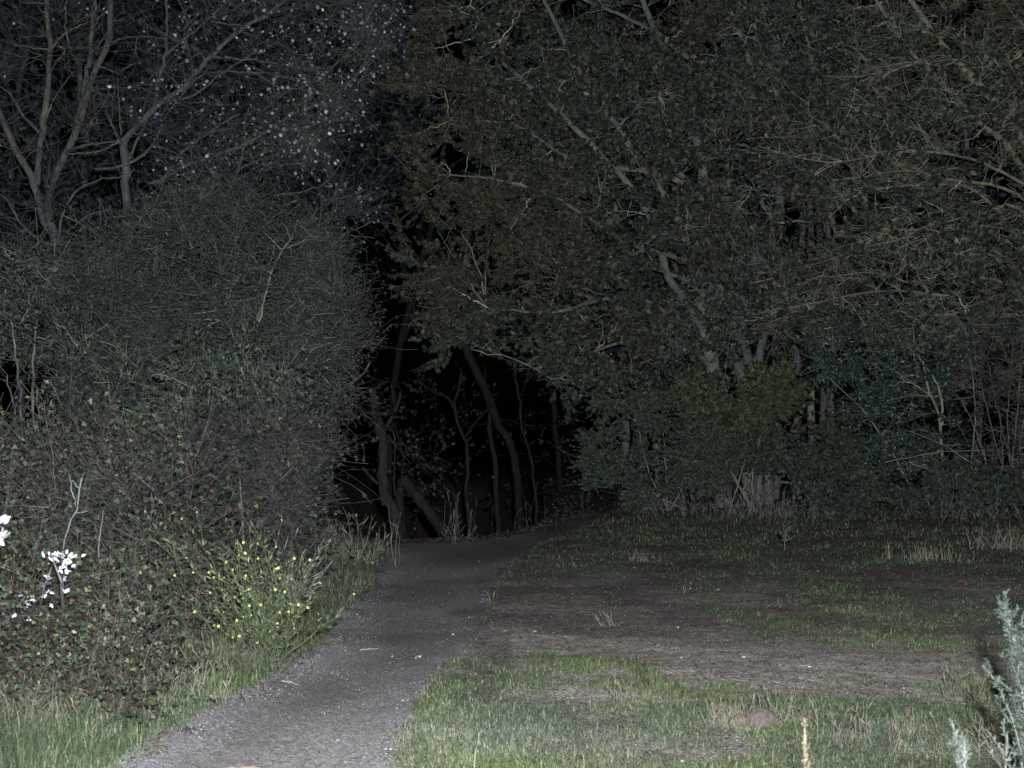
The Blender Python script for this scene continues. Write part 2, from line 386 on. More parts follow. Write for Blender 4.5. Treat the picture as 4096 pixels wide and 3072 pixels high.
# ---------------------------------------------------------------- gravel
def octa(pos, s, col, sq=.6):
    n = len(pos); B = np.array([(1, 0, 0), (0, 1, 0), (-1, 0, 0), (0, -1, 0), (0, 0, 1), (0, 0, -1)], float)
    a = R.uniform(0, 6.28, n); sc = s[:, None] * R.uniform(.6, 1.3, (n, 3)) * np.array([1, 1, sq])
    W = B[None] * sc[:, None]; W = W + R.normal(size=W.shape) * s[:, None, None] * .12
    x = W[..., 0] * np.cos(a)[:, None] - W[..., 1] * np.sin(a)[:, None]; y = W[..., 0] * np.sin(a)[:, None] + W[..., 1] * np.cos(a)[:, None]
    W = np.stack([x, y, W[..., 2]], -1) + pos[:, None]
    T = np.array([(0, 1, 4), (1, 2, 4), (2, 3, 4), (3, 0, 4), (1, 0, 5), (2, 1, 5), (3, 2, 5), (0, 3, 5)])
    return W.reshape(-1, 3), (T[None] + (np.arange(n) * 6)[:, None, None]).reshape(-1, 3), np.repeat(col, 6, 0)
def ground_samples(n, x0=-500, x1=4600, y0=2010, y1=3400, pw=1.0):
    px = R.uniform(x0, x1, n); py = y0 + (y1 - y0) * R.uniform(0, 1, n) ** pw
    g = G(px, py); return px, py, g[:, 0], g[:, 1]
px, py, gx, gy = ground_samples(330000, 100, 2600, 2150, 3350)
l_, r_ = path_edges(gy); ip = np.minimum(gx - l_, r_ - gx)
nz = fbm(gx * 2.2, gy * 1.3, 0, 72, 3)
gravelly = np.exp(-(((px - 1850) / 190) ** 2 + ((py - 2610) / 75) ** 2)) + sst(.6, .0, ip) * .75 * (gx < (l_ + r_) / 2) + sst(.3, .0, ip) * .35 + .10
keep = (ip > -.05) & (gy < np.interp(gx, crx, cry) + .5) & (R.uniform(size=len(gx)) < gravelly * sst(.35, .65, nz) * .42)
gx, gy = gx[keep], gy[keep]; s = np.exp(R.normal(-5.3, .36, len(gx))) * (1 + gy * .008); s = np.clip(s, .002, .02)
col = pick([(.19, .18, .192), (.11, .10, .105), (.25, .24, .26), (.19, .165, .15), (.42, .40, .40)], len(gx), [.36, .30, .20, .12, .02], .2)
a, b, c = octa(np.stack([gx, gy, H(gx, gy) + s * .25], -1), s, col)
tag(build("gravel", a, b, M_stone, None, c), None, None, None, "stuff")
# clods and crumbs on the bare soil
px, py, gx, gy = ground_samples(60000, 1700, 4400, 2200, 3300)
cvv = cover(gx, gy, px, py); l_, r_ = path_edges(gy); k = (gx > r_) & (cvv < .45) & (R.uniform(size=len(gx)) < .45)
gx, gy = gx[k], gy[k]; s = np.clip(np.exp(R.normal(-4.9, .45, len(gx))), .003, .03)
col = pick([(.075, .064, .061), (.125, .11, .10), (.055, .046, .043), (.36, .34, .33)], len(gx), [.45, .33, .214, .006], .2)
a, b, c = octa(np.stack([gx, gy, H(gx, gy) + s * .2], -1), s, col)
tag(build("soil_crumbs", a, b, M_stone, None, c), None, None, None, "stuff")

# ---------------------------------------------------------------- grass
def blades(pos, h, wd, lean, col):
    n = len(pos); az = R.uniform(0, 2 * np.pi, n); d = np.stack([np.cos(az), np.sin(az), 0 * az], -1); side = np.stack([-np.sin(az + R.normal(size=n)), np.cos(az), 0 * az], -1)
    side = norm(side); up = np.array([0, 0, 1.0])
    p0 = pos; p1 = pos + up * (h * .6)[:, None] + d * (h * lean * .35)[:, None]; p2 = pos + up * (h * (1 - .25 * lean))[:, None] + d * (h * lean)[:, None]
    hw = (wd / 2)[:, None]
    W = np.stack([p0 - side * hw, p0 + side * hw, p1 - side * hw * .85, p1 + side * hw * .85, p2], 1)
    T = np.array([(0, 1, 3), (0, 3, 2), (2, 3, 4)])
    return W.reshape(-1, 3), (T[None] + (np.arange(n) * 5)[:, None, None]).reshape(-1, 3), np.repeat(col, 5, 0)
px, py, gx, gy = ground_samples(620000, -500, 4600, 2000, 3420, .9)
cvv = cover(gx, gy, px, py)
c0 = np.interp(gx, crx, cry); l_, r_ = path_edges(gy)
keep = (R.uniform(size=len(gx)) < cvv ** 1.6 + .015 * (gx > r_)) & ~((gy > c0) & (gx < 2.6)) & (gy < 44)
px, py, gx, gy, cvv = px[keep], py[keep], gx[keep], gy[keep], cvv[keep]
l_, r_ = path_edges(gy); n = len(gx)
n1 = fbm(gx * .9, gy * .7, 0, 101, 3); n2 = fbm(gx * 3, gy * 3, 0, 111, 2); n4 = fbm(gx * .45 + 9, gy * .35, 0, 131, 3)
left = gx < l_
h = R.gamma(5, .2, n) * np.where(left, .08 + .09 * n2, .018 + .026 * n2) * (.55 + .5 * cvv)
h = np.where(left & (l_ - gx < .25), h * .55, h)
h = h * np.where(~left, 1 + sst(2220, 2080, py) * 1.6 + .8 * sst(.55, .7, n1), 1)
wd = np.maximum(.0038 * R.uniform(.7, 1.4, n), gy * .00042)
green = np.array([.088, .120, .064]); lush = np.array([.112, .150, .062]); grey = np.array([.165, .185, .135]); straw = np.array([.33, .29, .20]); dark = np.array([.072, .100, .070])
m1 = sst(.42, .62, n1)[:, None]; col = green * (1 - m1) + lush * m1
m2 = (sst(2780, 3000, py) * sst(.40, .6, n4) * (~left) * .8)[:, None]; col = col * (1 - m2) + grey * m2
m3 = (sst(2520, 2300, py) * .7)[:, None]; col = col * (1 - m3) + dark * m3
ds = R.uniform(size=n) < (.07 + .16 * sst(.5, .7, n2) + .10 * sst(2300, 2100, py) + .07 * sst(2850, 3072, py) * (~left))
col = np.where(ds[:, None], straw * R.uniform(.6, 1.2, (n, 1)), col * np.exp(R.normal(size=(n, 1)) * .32)) * (.55 + .9 * fbm(gx * 2.1, gy * 1.5, 0, 141, 4))[:, None]
lean = np.abs(R.normal(.35, .3, n)) + np.where(left, .1, .45)
a, b, c = blades(np.stack([gx, gy, H(gx, gy) - .004], -1), h, wd, lean, col)
tag(build("grass", a, b, M_grass, None, c), None, None, None, "stuff")

# ---------------------------------------------------------------- leaf litter below the hollow
px, py, gx, gy = ground_samples(60000, 1500, 2700, 1985, 2200)
c0 = np.interp(gx, crx, cry); k = (gy > c0 - .8) & (gx < 3.3) & (gy < 60) & (R.uniform(size=len(gx)) < .35); gx, gy = gx[k], gy[k]; n = len(gx)
nr = norm(R.normal(size=(n, 3)) * .5 + np.array([0, -.2, 1])); a, b, c = leaves(np.stack([gx, gy, H(gx, gy) + .02], -1), rdir(n) * np.array([1, 1, .2]), nr, R.uniform(.05, .11, n), 'small', pick([(.06, .044, .036), (.045, .034, .028), (.095, .07, .052)], n))
tag(build("leaf_litter", a, b, M_leaf, None, c), None, None, None, "stuff")

# ---------------------------------------------------------------- woody plants
BARK = (.20, .19, .17); LICH = (.33, .34, .20); PALEB = (.17, .175, .19)
def woody(name, label, cat, group, stems, polys, n1=20, n2=300, r1=.035, r2=.014, tw=5, tl=(.35, .9), twr=.005, tw2=0, tl2=(.15, .4), tspread=.7, tbias=(0, -.1, .05), flat=(1, 1, .6),
          lpt=10, kind='maple', lsize=(.10, .165), pal=None, pp=None, lmat=None, bark=BARK, lich=LICH, lam=.3, nbias=(0, -1, .7), dbias=(0, 0, -.4), jit=.38, sides=3, tint=0., specks=0, spur=0, shoots=1, bgain=1.0, tcol=(.10, .080, .045), sag=.08, lift=0.5, crownname="crown", lw=1.0, tint_scale=.35):
    """stems: list of (points [(px,py,Y)...], r0, r1); polys: list of (polygon, Y0, Y1, weight)"""
    base = P(*stems[0][0][0]); base[2] = float(H(base[0], base[1])); root = thing(name, label, cat, base, group)
    tb = Bag(); bb = Bag(); K = 22; nodes = []; nr = []
    for pts, ra, rb in stems:
        p = np.array([P(*q) for q in pts]); gz = float(H(p[0, 0], p[0, 1])); dz = p[0, 2] - gz
        if dz > -.05 and (pts is stems[0][0] or dz < 1.0): p = np.concatenate([[[p[0, 0] + .04 * dz, p[0, 1], gz - .1]], p])      # every stem starts in the ground
        p = resample(p, K); L = np.linalg.norm(p[-1] - p[0])
        p[1:-1] += R.normal(size=(K - 2, 3)) * min(.006 * L, .10 * ra + .008)
        rad = np.linspace(ra, rb, K) * (1 + R.normal(size=K) * .05); rad[0] *= 1.15
        v, f = tubes(p[None], rad[None], 8); tb.add(v, f, tubecol(p, rad, 8, bark, lich, lam))
        nodes.append(p); nr.append(rad)
    SP = np.stack(nodes); SR = np.stack(nr)
    nodes = SP.reshape(-1, 3); nr = SR.ravel(); allb = [(SP, SR)]
    if polys:
        W = np.array([q[3] for q in polys], float); W /= W.sum()
        def conn(T, nodes, nrr, rmax, K, wob):
            out = np.empty(len(T), int)
            for i in range(0, len(T), 400):
                d = T[i:i + 400, None] - nodes[None]
                c = np.linalg.norm(d, axis=2) + lift * np.maximum(0, -d[..., 2]) ; out[i:i + 400] = c.argmin(1)
            p = curve(nodes[out], T, K, sag, wob); r0 = np.minimum(nrr[out] * .7, rmax)
            return p, r0[:, None] * np.linspace(1, .4, K)[None]
        T1 = np.concatenate([inside_targets(q[0], q[1], q[2], max(1, int(n1 * k))) for q, k in zip(polys, W)])
        p1, q1 = conn(T1, nodes, nr, r1, 12, .02)
        bk0, lc0 = bark, lich; bark = tuple(np.array(bark) * bgain); lich = tuple(np.array(lich) * bgain)
        v, f = tubes(p1, q1, 5); bb.add(v, f, tubecol(p1, q1, 5, bark, lich, lam, 1))
        nodes2 = np.concatenate([nodes, p1[:, 3:].reshape(-1, 3)]); nr2 = np.concatenate([nr, q1[:, 3:].ravel()])
        T2 = np.concatenate([inside_targets(q[0], q[1], q[2], max(1, int(n2 * k))) for q, k in zip(polys, W)])
        p2, q2 = conn(T2, nodes2, nr2, r2, 9, .025)
        v, f = tubes(p2, q2, 4); bb.add(v, f, tubecol(p2, q2, 4, bark, lich, lam, 2))
        t1, u1 = twigs(p2, q2, tw, .45, 1.0, tl[0], tl[1], tspread, flat, tbias, 5, .6, twr)
    else:
        t1, u1 = twigs(SP, SR, tw, .3, 1.0, tl[0], tl[1], tspread, flat, tbias, 5, .5, twr)
    v, f = tubes(t1, u1, sides); bb.add(v, f, tubecol(t1, u1, sides, bark, lich, lam, 3))
    lt = t1
    if tw2:
        t2, u2 = twigs(t1, u1, tw2, .2, 1.0, tl2[0], tl2[1], tspread * 1.1, flat, tbias, 4, .7, twr * .8)
        v, f = tubes(t2, u2, 3); bb.add(v, f, tubecol(t2, u2, 3, bark, lich, lam, 4)); lt = t2
    if spur:
        s1, w1 = twigs(SP, SR, spur, .25, 1.0, .15, .55, 1.0, flat, np.asarray(tbias) * .6, 6, .45, .007, .28, .013); v, f = tubes(s1, w1, 4); bb.add(v, f, tubecol(s1, w1, 4, bark, lich, lam, 5))
        s2, w2 = twigs(s1, w1, 3, .2, 1.0, .06, .22, 1.2, flat, np.asarray(tbias) * .3, 4, .7, .005, .3); v, f = tubes(s2, w2, 3); bb.add(v, f, tubecol(s2, w2, 3, bark, lich, lam, 6))
    if polys and shoots:
        s1, w1 = twigs(p2[::2], q2[::2], shoots, .6, 1.0, tl[1] * 1.0, tl[1] * 1.9, .5, (1, 1, .8), np.asarray(tbias) + np.array([0, 0, .35]), 7, .7, twr, .07); v, f = tubes(s1, w1, 3); bb.add(v, f, tubecol(s1, w1, 3, bark, lich, lam, 7))
        if lpt >= 1: lt = np.concatenate([lt, s1[:, ::2]]) if lt.shape[1] == 4 else np.concatenate([lt, s1[:, [0, 2, 4, 5, 6]]])
    tb.build("trunk", M_bark, root, True); bb.build("branches", M_bark, root)
    if lpt:
        if lpt < 1: lt = lt[R.uniform(size=len(lt)) < lpt]; m = 1
        else: m = int(lpt)
        p, T = ontwig(lt, m); n = len(p)
        d = norm(T * .5 + rdir(n) * .7 + np.asarray(dbias)); nrm = norm(rdir(n) * 1.35 + np.asarray(nbias))
        col = pick(pal, n, pp, jit)
        if tint:
            k = (sst(.45, .68, fbm(p[:, 0] * tint_scale, p[:, 1] * tint_scale, p[:, 2] * tint_scale, 201, 3)) * tint)[:, None]; col = col * (1 - k) + np.asarray(tcol) * (.6 + .8 * R.uniform(size=(n, 1))) * k
        v, f, c = leaves(p, d, nrm, R.uniform(lsize[0], lsize[1], n), kind, col, lw)
        build(crownname, v, f, lmat or M_leaf, root, c)
        if specks:
            p, T = ontwig(lt, specks); n = len(p); p = p + R.normal(size=p.shape) * .05
            v, f, c = leaves(p, rdir(n), norm(rdir(n) + np.array([0, -1, 0])), R.uniform(.025, .07, n), 'small', pick([(.24, .19, .14), (.19, .14, .10), (.28, .25, .20)], n, None, .3)); build("dry_leaves", v, f, M_leaf, root, c)
    return root
MAPLE = [(.035, .054, .040), (.025, .041, .034), (.050, .064, .038), (.082, .060, .042), (.18, .145, .105), (.12, .145, .085)]
MP = [.32, .30, .18, .11, .055, .035]

woody("maple_tree", "big maple with olive and dark green leaves overhanging the dark hollow where the path ends", "tree", "maples along the right of the clearing",
      [([(2900, 2060, 41), (2850, 1500, 41), (2785, 1050, 41), (2810, 760, 40.6), (2790, 560, 40.4), (2700, 300, 40), (2600, 80, 39.6), (2500, -200, 39)], .26, .08),
       ([(2785, 1060, 41), (2690, 830, 40), (2500, 560, 39), (2300, 250, 38.5), (2150, -50, 38)], .14, .05),
       ([(2840, 1350, 41), (2672, 1106, 40.5), (2650, 1000, 40), (2560, 800, 39.4), (2350, 560, 38.6), (2100, 330, 38), (1900, 150, 37.6)], .15, .04),
       ([(2840, 1400, 41), (2600, 1210, 40), (2420, 1195, 39.2), (2200, 1250, 38.4), (1950, 1230, 37.7)], .09, .03),
       ([(2790, 1130, 41), (2640, 1080, 40.2), (2480, 1030, 39.4), (2310, 1150, 38.9)], .08, .02),
       ([(2810, 760, 40.6), (2600, 690, 39.6), (2300, 640, 38.6), (2050, 500, 38), (1800, 480, 37.6)], .09, .025),
       ([(2785, 1050, 41), (2500, 960, 39), (2250, 800, 38.2), (2000, 720, 37.6), (1800, 700, 37.3)], .09, .025),
       ([(2850, 1450, 41), (2600, 1350, 39.6), (2350, 1420, 38.6), (2230, 1520, 38), (2150, 1480, 37.8), (2010, 1420, 37.6)], .07, .02),
       ([(2752, 230, 40), (2620, 130, 39.2), (2480, 60, 38.6), (2200, -60, 38)], .08, .03),
       ([(2721, 692, 40), (2821, 815, 40.4), (2850, 900, 41)], .07, .08)],
      [([(1740, -150), (1690, 60), (1645, 340), (1560, 380), (1530, 560), (1600, 640), (1640, 760), (1740, 840), (1740, 900), (1620, 950), (1640, 1060), (1650, 1300), (1700, 1390), (1980, 1420), (2060, 1390), (2190, 1480), (2240, 1580), (2330, 1640), (2500, 1640), (2560, 1500), (2480, 1420), (2620, 1380), (2650, 1230), (2480, 1170), (2700, 1000), (2900, 1000), (2900, -150)], 36.6, 40.6, 1.0)],
      n1=90, n2=640, r1=.026, r2=.015, tw=7, tl=(.35, .85), lpt=13, pal=MAPLE, pp=MP, tint=.7, tcol=(.060, .056, .030), tint_scale=.28, lam=.5, spur=12, specks=4, bgain=1.35, lich=(.22, .225, .15), bark=(.14, .14, .132), tbias=(-.35, -.15, -.06), flat=(1, 1, .3), sag=.05)
woody("maple_tree", "maple with three grey trunks showing above the low yellow-green bush", "tree", "maples along the right of the clearing",
      [([(3000, 2060, 43), (2975, 1540, 43), (2925, 1400, 43), (2950, 1220, 42.5), (2942, 1140, 42.3), (3050, 980, 41.8), (3100, 900, 41.5)], .24, .09),
       ([(3030, 2060, 43.2), (3015, 1500, 43.2), (2975, 1390, 43), (2990, 1200, 42.6), (3120, 800, 42), (3050, 400, 41.4), (2950, 100, 41), (2880, -150, 40.6)], .22, .06),
       ([(3070, 2060, 43.4), (3060, 1540, 43.4), (3036, 1420, 43.3), (3150, 1150, 42.6), (3345, 950, 42), (3300, 810, 41.6), (3180, 560, 41), (3080, 300, 40.6), (3000, 50, 40.3)], .18, .05),
       ([(3345, 950, 42), (3459, 837, 41.6), (3453, 770, 41.4), (3350, 500, 41), (3250, 250, 40.6), (3180, -100, 40.2)], .11, .04),
       ([(2870, 2000, 43), (2846, 1508, 43), (2814, 1442, 42.8), (2700, 1300, 42.4)], .14, .05),
       ([(3060, 1080, 42), (2990, 1060, 41.2), (2920, 1170, 40.6), (2800, 1160, 40.2), (2700, 1170, 40)], .05, .015),
       ([(2930, 1170, 40.6), (2780, 1210, 40.2), (2660, 1230, 40), (2600, 1260, 39.8)], .03, .012)],
      [([(2750, -150), (2760, 600), (2850, 900), (2700, 1200), (2560, 1330), (2600, 1480), (2820, 1440), (2900, 1400), (3100, 1400), (3300, 1350), (3450, 1000), (3320, 800), (3560, 500), (3650, -150)], 38.8, 42.4, 1.0)],
      n1=60, n2=430, r1=.035, r2=.016, tw=8, tl=(.4, 1.1), twr=.0065, lpt=7, pal=MAPLE, pp=MP, tint=.5, tcol=(.064, .060, .032), lam=.5, spur=10, specks=3, tw2=1, tl2=(.2, .6), bgain=1.35, lich=(.22, .225, .15), bark=(.14, .14, .135), tbias=(-.4, -.1, .25), flat=(1, 1, .6))
LICHB = (.28, .285, .17)
woody("lichen_covered_tree", "tree at the right edge with long yellow lichen covered branches reaching left", "tree", None,
      [([(4330, 2060, 40), (4290, 1300, 40), (4150, 700, 39.6), (4060, 520, 39.4), (3920, 350, 39), (3700, 80, 38.6), (3560, -150, 38.2)], .24, .06),
       ([(4250, 1000, 40), (4060, 620, 39.2), (3880, 455, 39), (3790, 350, 38.7), (3600, 150, 38.2), (3450, -100, 38)], .10, .04),
       ([(4280, 1200, 40), (4100, 800, 39), (3768, 715, 38.4), (3632, 682, 38), (3497, 700, 37.7), (3334, 722, 37.4)], .07, .016),
       ([(4280, 1250, 40), (3950, 800, 39), (3746, 735, 38.6), (3583, 745, 38), (3442, 770, 37.8), (3290, 800, 37.6)], .06, .016),
       ([(4200, 800, 39.6), (3900, 640, 38.8), (3605, 606, 38), (3361, 652, 37.6), (3204, 633, 37.4), (3117, 612, 37.2)], .055, .014),
       ([(4280, 1300, 40), (4093, 845, 38.8), (3903, 866, 38.2), (3714, 900, 37.8), (3605, 955, 37.5), (3450, 990, 37.3)], .07, .016),
       ([(4280, 1400, 40), (4130, 1000, 39), (3960, 905, 38.4), (3820, 915, 38), (3660, 965, 37.6), (3560, 1010, 37.4)], .06, .016),
       ([(4290, 1450, 40), (4000, 1120, 39), (3800, 1180, 38.4), (3600, 1160, 38), (3420, 1180, 37.8), (3250, 1215, 37.6), (3090, 1240, 37.4)], .06, .014),
       ([(4290, 1400, 40), (4000, 1010, 38.8), (3800, 1090, 38.2), (3650, 1130, 37.8), (3500, 1090, 37.6), (3330, 1110, 37.4)], .05, .014),
       ([(4200, 600, 39.5), (4050, 270, 38.8), (3900, 190, 38.4), (3760, 130, 38), (3600, 90, 37.6)], .06, .016),
       ([(4150, 560, 39.5), (3960, 215, 38.8), (3790, 260, 38.4), (3650, 250, 38), (3500, 270, 37.6)], .05, .014)],
      [([(3300, -150), (3450, 200), (3250, 350), (3150, 560), (3100, 640), (3300, 760), (3420, 900), (3380, 1100), (3100, 1220), (3080, 1360), (3500, 1400), (4500, 1400), (4500, -150)], 37.2, 40.6, 1.0)],
      n1=90, n2=560, r1=.034, r2=.016, tw=8, tl=(.3, 1.0), twr=.0075, tw2=1, tl2=(.2, .6), lpt=4, specks=2, spur=34, bgain=1.25, pal=MAPLE, pp=MP, tint=.5, tcol=(.09, .085, .042), lich=LICHB, lam=.75, bark=(.16, .16, .152), tbias=(-.45, -.15, .08), flat=(1, 1, .35), sag=.05)

HAW = [(.040, .062, .046), (.055, .078, .050), (.032, .05, .04), (.10, .10, .06), (.09, .06, .045)]
def fan(base, tops, r, Y):
    return [([(base[0] + R.uniform(-1, 1) * base[2], base[1], Y + R.uniform(-.4, .4)), ((base[0] + t[0]) / 2 + R.uniform(-20, 20), (base[1] + t[1]) / 2, Y), (t[0], t[1], Y - R.uniform(0, .6))], r * R.uniform(.7, 1.2), r * .3) for t in tops]
woody("hawthorn_bush", "dense dark hawthorn bush at the right mouth of the hollow", "bush", "bushes along the wood edge",
      fan((2650, 2060, 160), [(2420, 1800), (2550, 1700), (2650, 1650), (2750, 1750), (2850, 1800), (2500, 1900)], .03, 39),
      [([(2320, 1790), (2340, 1740), (2420, 1700), (2440, 1640), (2600, 1560), (2800, 1540), (2880, 1620), (2950, 1800), (2960, 1930), (2700, 1960), (2600, 2020), (2460, 2040), (2330, 1960)], 36.8, 40, 1)],
      n1=30, n2=330, r1=.012, r2=.007, tw=9, tl=(.15, .45), twr=.004, lpt=11, kind='maple', lsize=(.05, .08), pal=HAW, pp=[.4, .25, .2, .09, .06], lam=.2)
woody("maple_sapling", "low yellow-green maple bush under the three grey trunks", "bush", "bushes along the wood edge",
      fan((2980, 2040, 60), [(2800, 1600), (2950, 1550), (3100, 1600), (2880, 1700), (3050, 1720)], .03, 38.2),
      [([(2700, 1560), (2800, 1500), (2950, 1540), (3120, 1470), (3200, 1560), (3170, 1680), (3080, 1730), (2900, 1740), (2780, 1680)], 36.6, 38.6, 1)],
      n1=14, n2=110, r1=.012, r2=.008, tw=7, tl=(.25, .6), twr=.004, lpt=11, lsize=(.09, .13), pal=[(.062, .080, .038), (.045, .065, .036), (.085, .095, .045), (.09, .07, .045)], pp=[.4, .35, .18, .07])
woody("laurel_bush", "glossy dark evergreen bush with a pale forked stem at the far right", "bush", "bushes along the wood edge",
      [([(3780, 2050, 38), (3765, 1780, 37.8), (3755, 1650, 37.8), (3715, 1565, 37.6), (3690, 1450, 37.6), (3620, 1380, 37.8), (3560, 1300, 38)], .055, .02),
       ([(3770, 1700, 37.8), (3765, 1590, 37.6), (3730, 1500, 37.6), (3670, 1420, 37.8), (3650, 1300, 38)], .04, .015),
       ([(3722, 1582, 37.6), (3660, 1540, 37.3), (3580, 1485, 37.1)], .03, .012),
       ([(3722, 1585, 37.6), (3650, 1582, 37.3), (3560, 1600, 37.1)], .02, .01),
       ([(3700, 2060, 38), (3500, 1700, 38), (3300, 1500, 38)], .03, .01), ([(3850, 2060, 38), (3900, 1700, 38), (3880, 1400, 38)], .03, .01)],
      [([(3200, 1420), (3450, 1280), (3700, 1250), (3900, 1350), (3820, 1500), (3840, 1650), (3800, 1800), (3600, 1900), (3450, 1850), (3420, 1700), (3500, 1600), (3350, 1560)], 37.2, 40, 1)],
      n1=26, n2=210, r1=.014, r2=.008, tw=8, tl=(.2, .6), lpt=9, kind='oval', lsize=(.09, .14), pal=[(.030, .055, .042), (.042, .068, .048), (.13, .16, .11)], pp=[.6, .38, .02], lmat=M_gloss, lw=.8, dbias=(0, 0, -.2))
woody("bare_twiggy_shrub", "leafless pinkish grey twiggy shrub behind a pale stump at the right edge", "bush", "bushes along the wood edge",
      fan((4050, 2060, 120), [(3850, 1600), (3950, 1450), (4050, 1400), (4150, 1500), (4000, 1650), (3880, 1300), (4100, 1250)], .035, 38.6),
      [([(3800, 1250), (4500, 1150), (4500, 1850), (3950, 1900), (3830, 1700)], 37.4, 40, 1)],
      n1=40, n2=260, r1=.02, r2=.010, tw=9, tl=(.3, .8), twr=.005, lpt=3, kind='small', lsize=(.05, .09), pal=HAW, pp=[.4, .25, .15, .15, .05], bark=(.17, .14, .14), lam=.3)
woody("bramble_bush", "low green bramble mound below the bare twiggy shrub", "bush", "bushes along the wood edge",
      fan((3700, 2120, 300), [(3400, 1950), (3550, 1900), (3700, 1880), (3850, 1900), (4000, 1880), (3300, 2000)], .012, 36.6),
      [([(3180, 2080), (3250, 1930), (3400, 1830), (3560, 1900), (3800, 1840), (4000, 1900), (4500, 1860), (4500, 2080), (4000, 2080), (3800, 2060), (3560, 2030), (3400, 2120), (3300, 2140)], 35.2, 38, 1)],
      n1=30, n2=330, r1=.008, r2=.005, tw=8, tl=(.15, .5), twr=.004, lpt=8, kind='three', lsize=(.07, .12), pal=HAW, pp=[.4, .28, .2, .07, .05], bark=(.15, .11, .11), lam=.1, lich=(.22, .20, .18))
woody("bramble_bush", "dark bramble mound with tall dry stalks in front, beside the hawthorn", "bush", "bushes along the wood edge",
      fan((3050, 2050, 150), [(2850, 1850), (3000, 1780), (3150, 1800), (3300, 1800), (3100, 1900)], .012, 38.4),
      [([(2820, 1960), (2850, 1800), (2960, 1720), (3150, 1740), (3300, 1700), (3450, 1760), (3450, 1900), (3250, 1950), (3150, 1960), (3000, 1900)], 37.4, 40, 1)],
      n1=20, n2=210, r1=.008, r2=.005, tw=8, tl=(.15, .5), twr=.004, lpt=8, kind='three', lsize=(.07, .12), pal=HAW, pp=[.4, .25, .2, .08, .07], tint=.3, tcol=(.12, .12, .03), bark=(.15, .11, .11), lam=.1, lich=(.22, .20, .18))

# dark wood behind the right trees
DK = [(.015, .024, .023), (.012, .019, .019), (.019, .027, .023), (.03, .025, .019)]  # leaf tones lowered: shade of the deep gaps is put into the colour
for k, (poly, xs, lab) in enumerate([
    ([(2500, -300), (3300, -300), (3300, 2000), (2500, 1950)], (2560, 2700, 2860, 3100), "dark leafy tree standing behind the three grey trunks"),
    ([(3200, -300), (4700, -300), (4700, 2000), (3200, 2000)], (3190, 3240, 3275, 3340, 3600, 3900), "dark leafy tree standing behind the lichen covered branches"),
    ([(1900, -300), (2600, -300), (2600, 1500), (2100, 1450), (1950, 1200)], (2500, 2570, 2640), "dark leafy tree standing behind the big overhanging maple")]):
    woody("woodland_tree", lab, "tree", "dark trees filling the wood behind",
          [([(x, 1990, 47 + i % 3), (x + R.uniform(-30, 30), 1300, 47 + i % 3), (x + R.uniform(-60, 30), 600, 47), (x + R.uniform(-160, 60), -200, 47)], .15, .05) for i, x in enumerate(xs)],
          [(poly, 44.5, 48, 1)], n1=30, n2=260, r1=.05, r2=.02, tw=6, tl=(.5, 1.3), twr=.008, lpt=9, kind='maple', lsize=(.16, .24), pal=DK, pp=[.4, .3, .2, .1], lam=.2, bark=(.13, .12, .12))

# ---------------------------------------------------------------- left trees
Z = .7685
def z1(*pts, Y=26): return [(a * Z, b * Z, Y + (q[0] if q else 0)) for a, b, *q in pts]
ASP = [(.34, .39, .46), (.22, .26, .32), (.14, .17, .21), (.55, .60, .68)]
GB = (.084, .085, .092); YL = (.125, .12, .08)
woody("aspen_tree", "many-stemmed grey tree at the far left rising out of the bush", "tree", "bare grey trees with few pale leaves on the left",
      [(z1((330, 2800), (300, 1370), (215, 1130), (185, 950), (120, 850), (20, 660), (-40, 500), (-80, 200), (-60, -200)), .10, .045),
       (z1((190, 960), (215, 720), (240, 500), (262, 260), (240, 0), (230, -200)), .065, .04),
       (z1((300, 1300), (255, 1100), (275, 950, .6), (345, 790, .6), (420, 600, .6), (480, 430, .6), (555, 230, .6), (570, 0, .6), (575, -200, .6)), .085, .045),
       (z1((400, 640, .6), (440, 460, .4), (475, 250, .4), (490, 0, .4), (500, -200, .4)), .05, .035),
       (z1((265, 370), (350, 240), (340, 120), (345, 0), (350, -150)), .022, .012),
       (z1((262, 260), (330, 180), (400, 140), (500, 100), (560, 60)), .022, .01),
       (z1((205, 690), (120, 600), (60, 500), (0, 450)), .025, .012),
       (z1((220, 740), (260, 560), (330, 440), (390, 370)), .02, .008),
       (z1((345, 800, .5), (420, 760), (560, 740), (640, 730)), .03, .012),
       (z1((300, 1280), (330, 1100), (390, 1000), (500, 940), (620, 920), (700, 880)), .03, .012),
       (z1((310, 1330), (330, 1230), (450, 1130), (570, 1090)), .02, .01),
       (z1((320, 1300), (180, 1230), (100, 1150), (40, 1040)), .04, .02),
       (z1((555, 230, .6), (640, 200, .3), (750, 190), (850, 200)), .022, .01)],
      [([(-300, -150), (700, -150), (560, 500), (300, 1000), (-300, 1000)], 24.8, 27.5, 1)],
      n1=26, n2=130, r1=.018, r2=.009, tw=7, tl=(.35, .9), twr=.0042, tw2=2, tspread=.8, tbias=(0, 0, .25), flat=(1, 1, .9), lpt=.06, kind='oval', lw=1.5, lsize=(.035, .065), pal=ASP, pp=[.3, .35, .3, .05], bark=GB, lich=YL, lam=.25, lmat=M_pale, nbias=(0, -1, 0), sag=-.03)
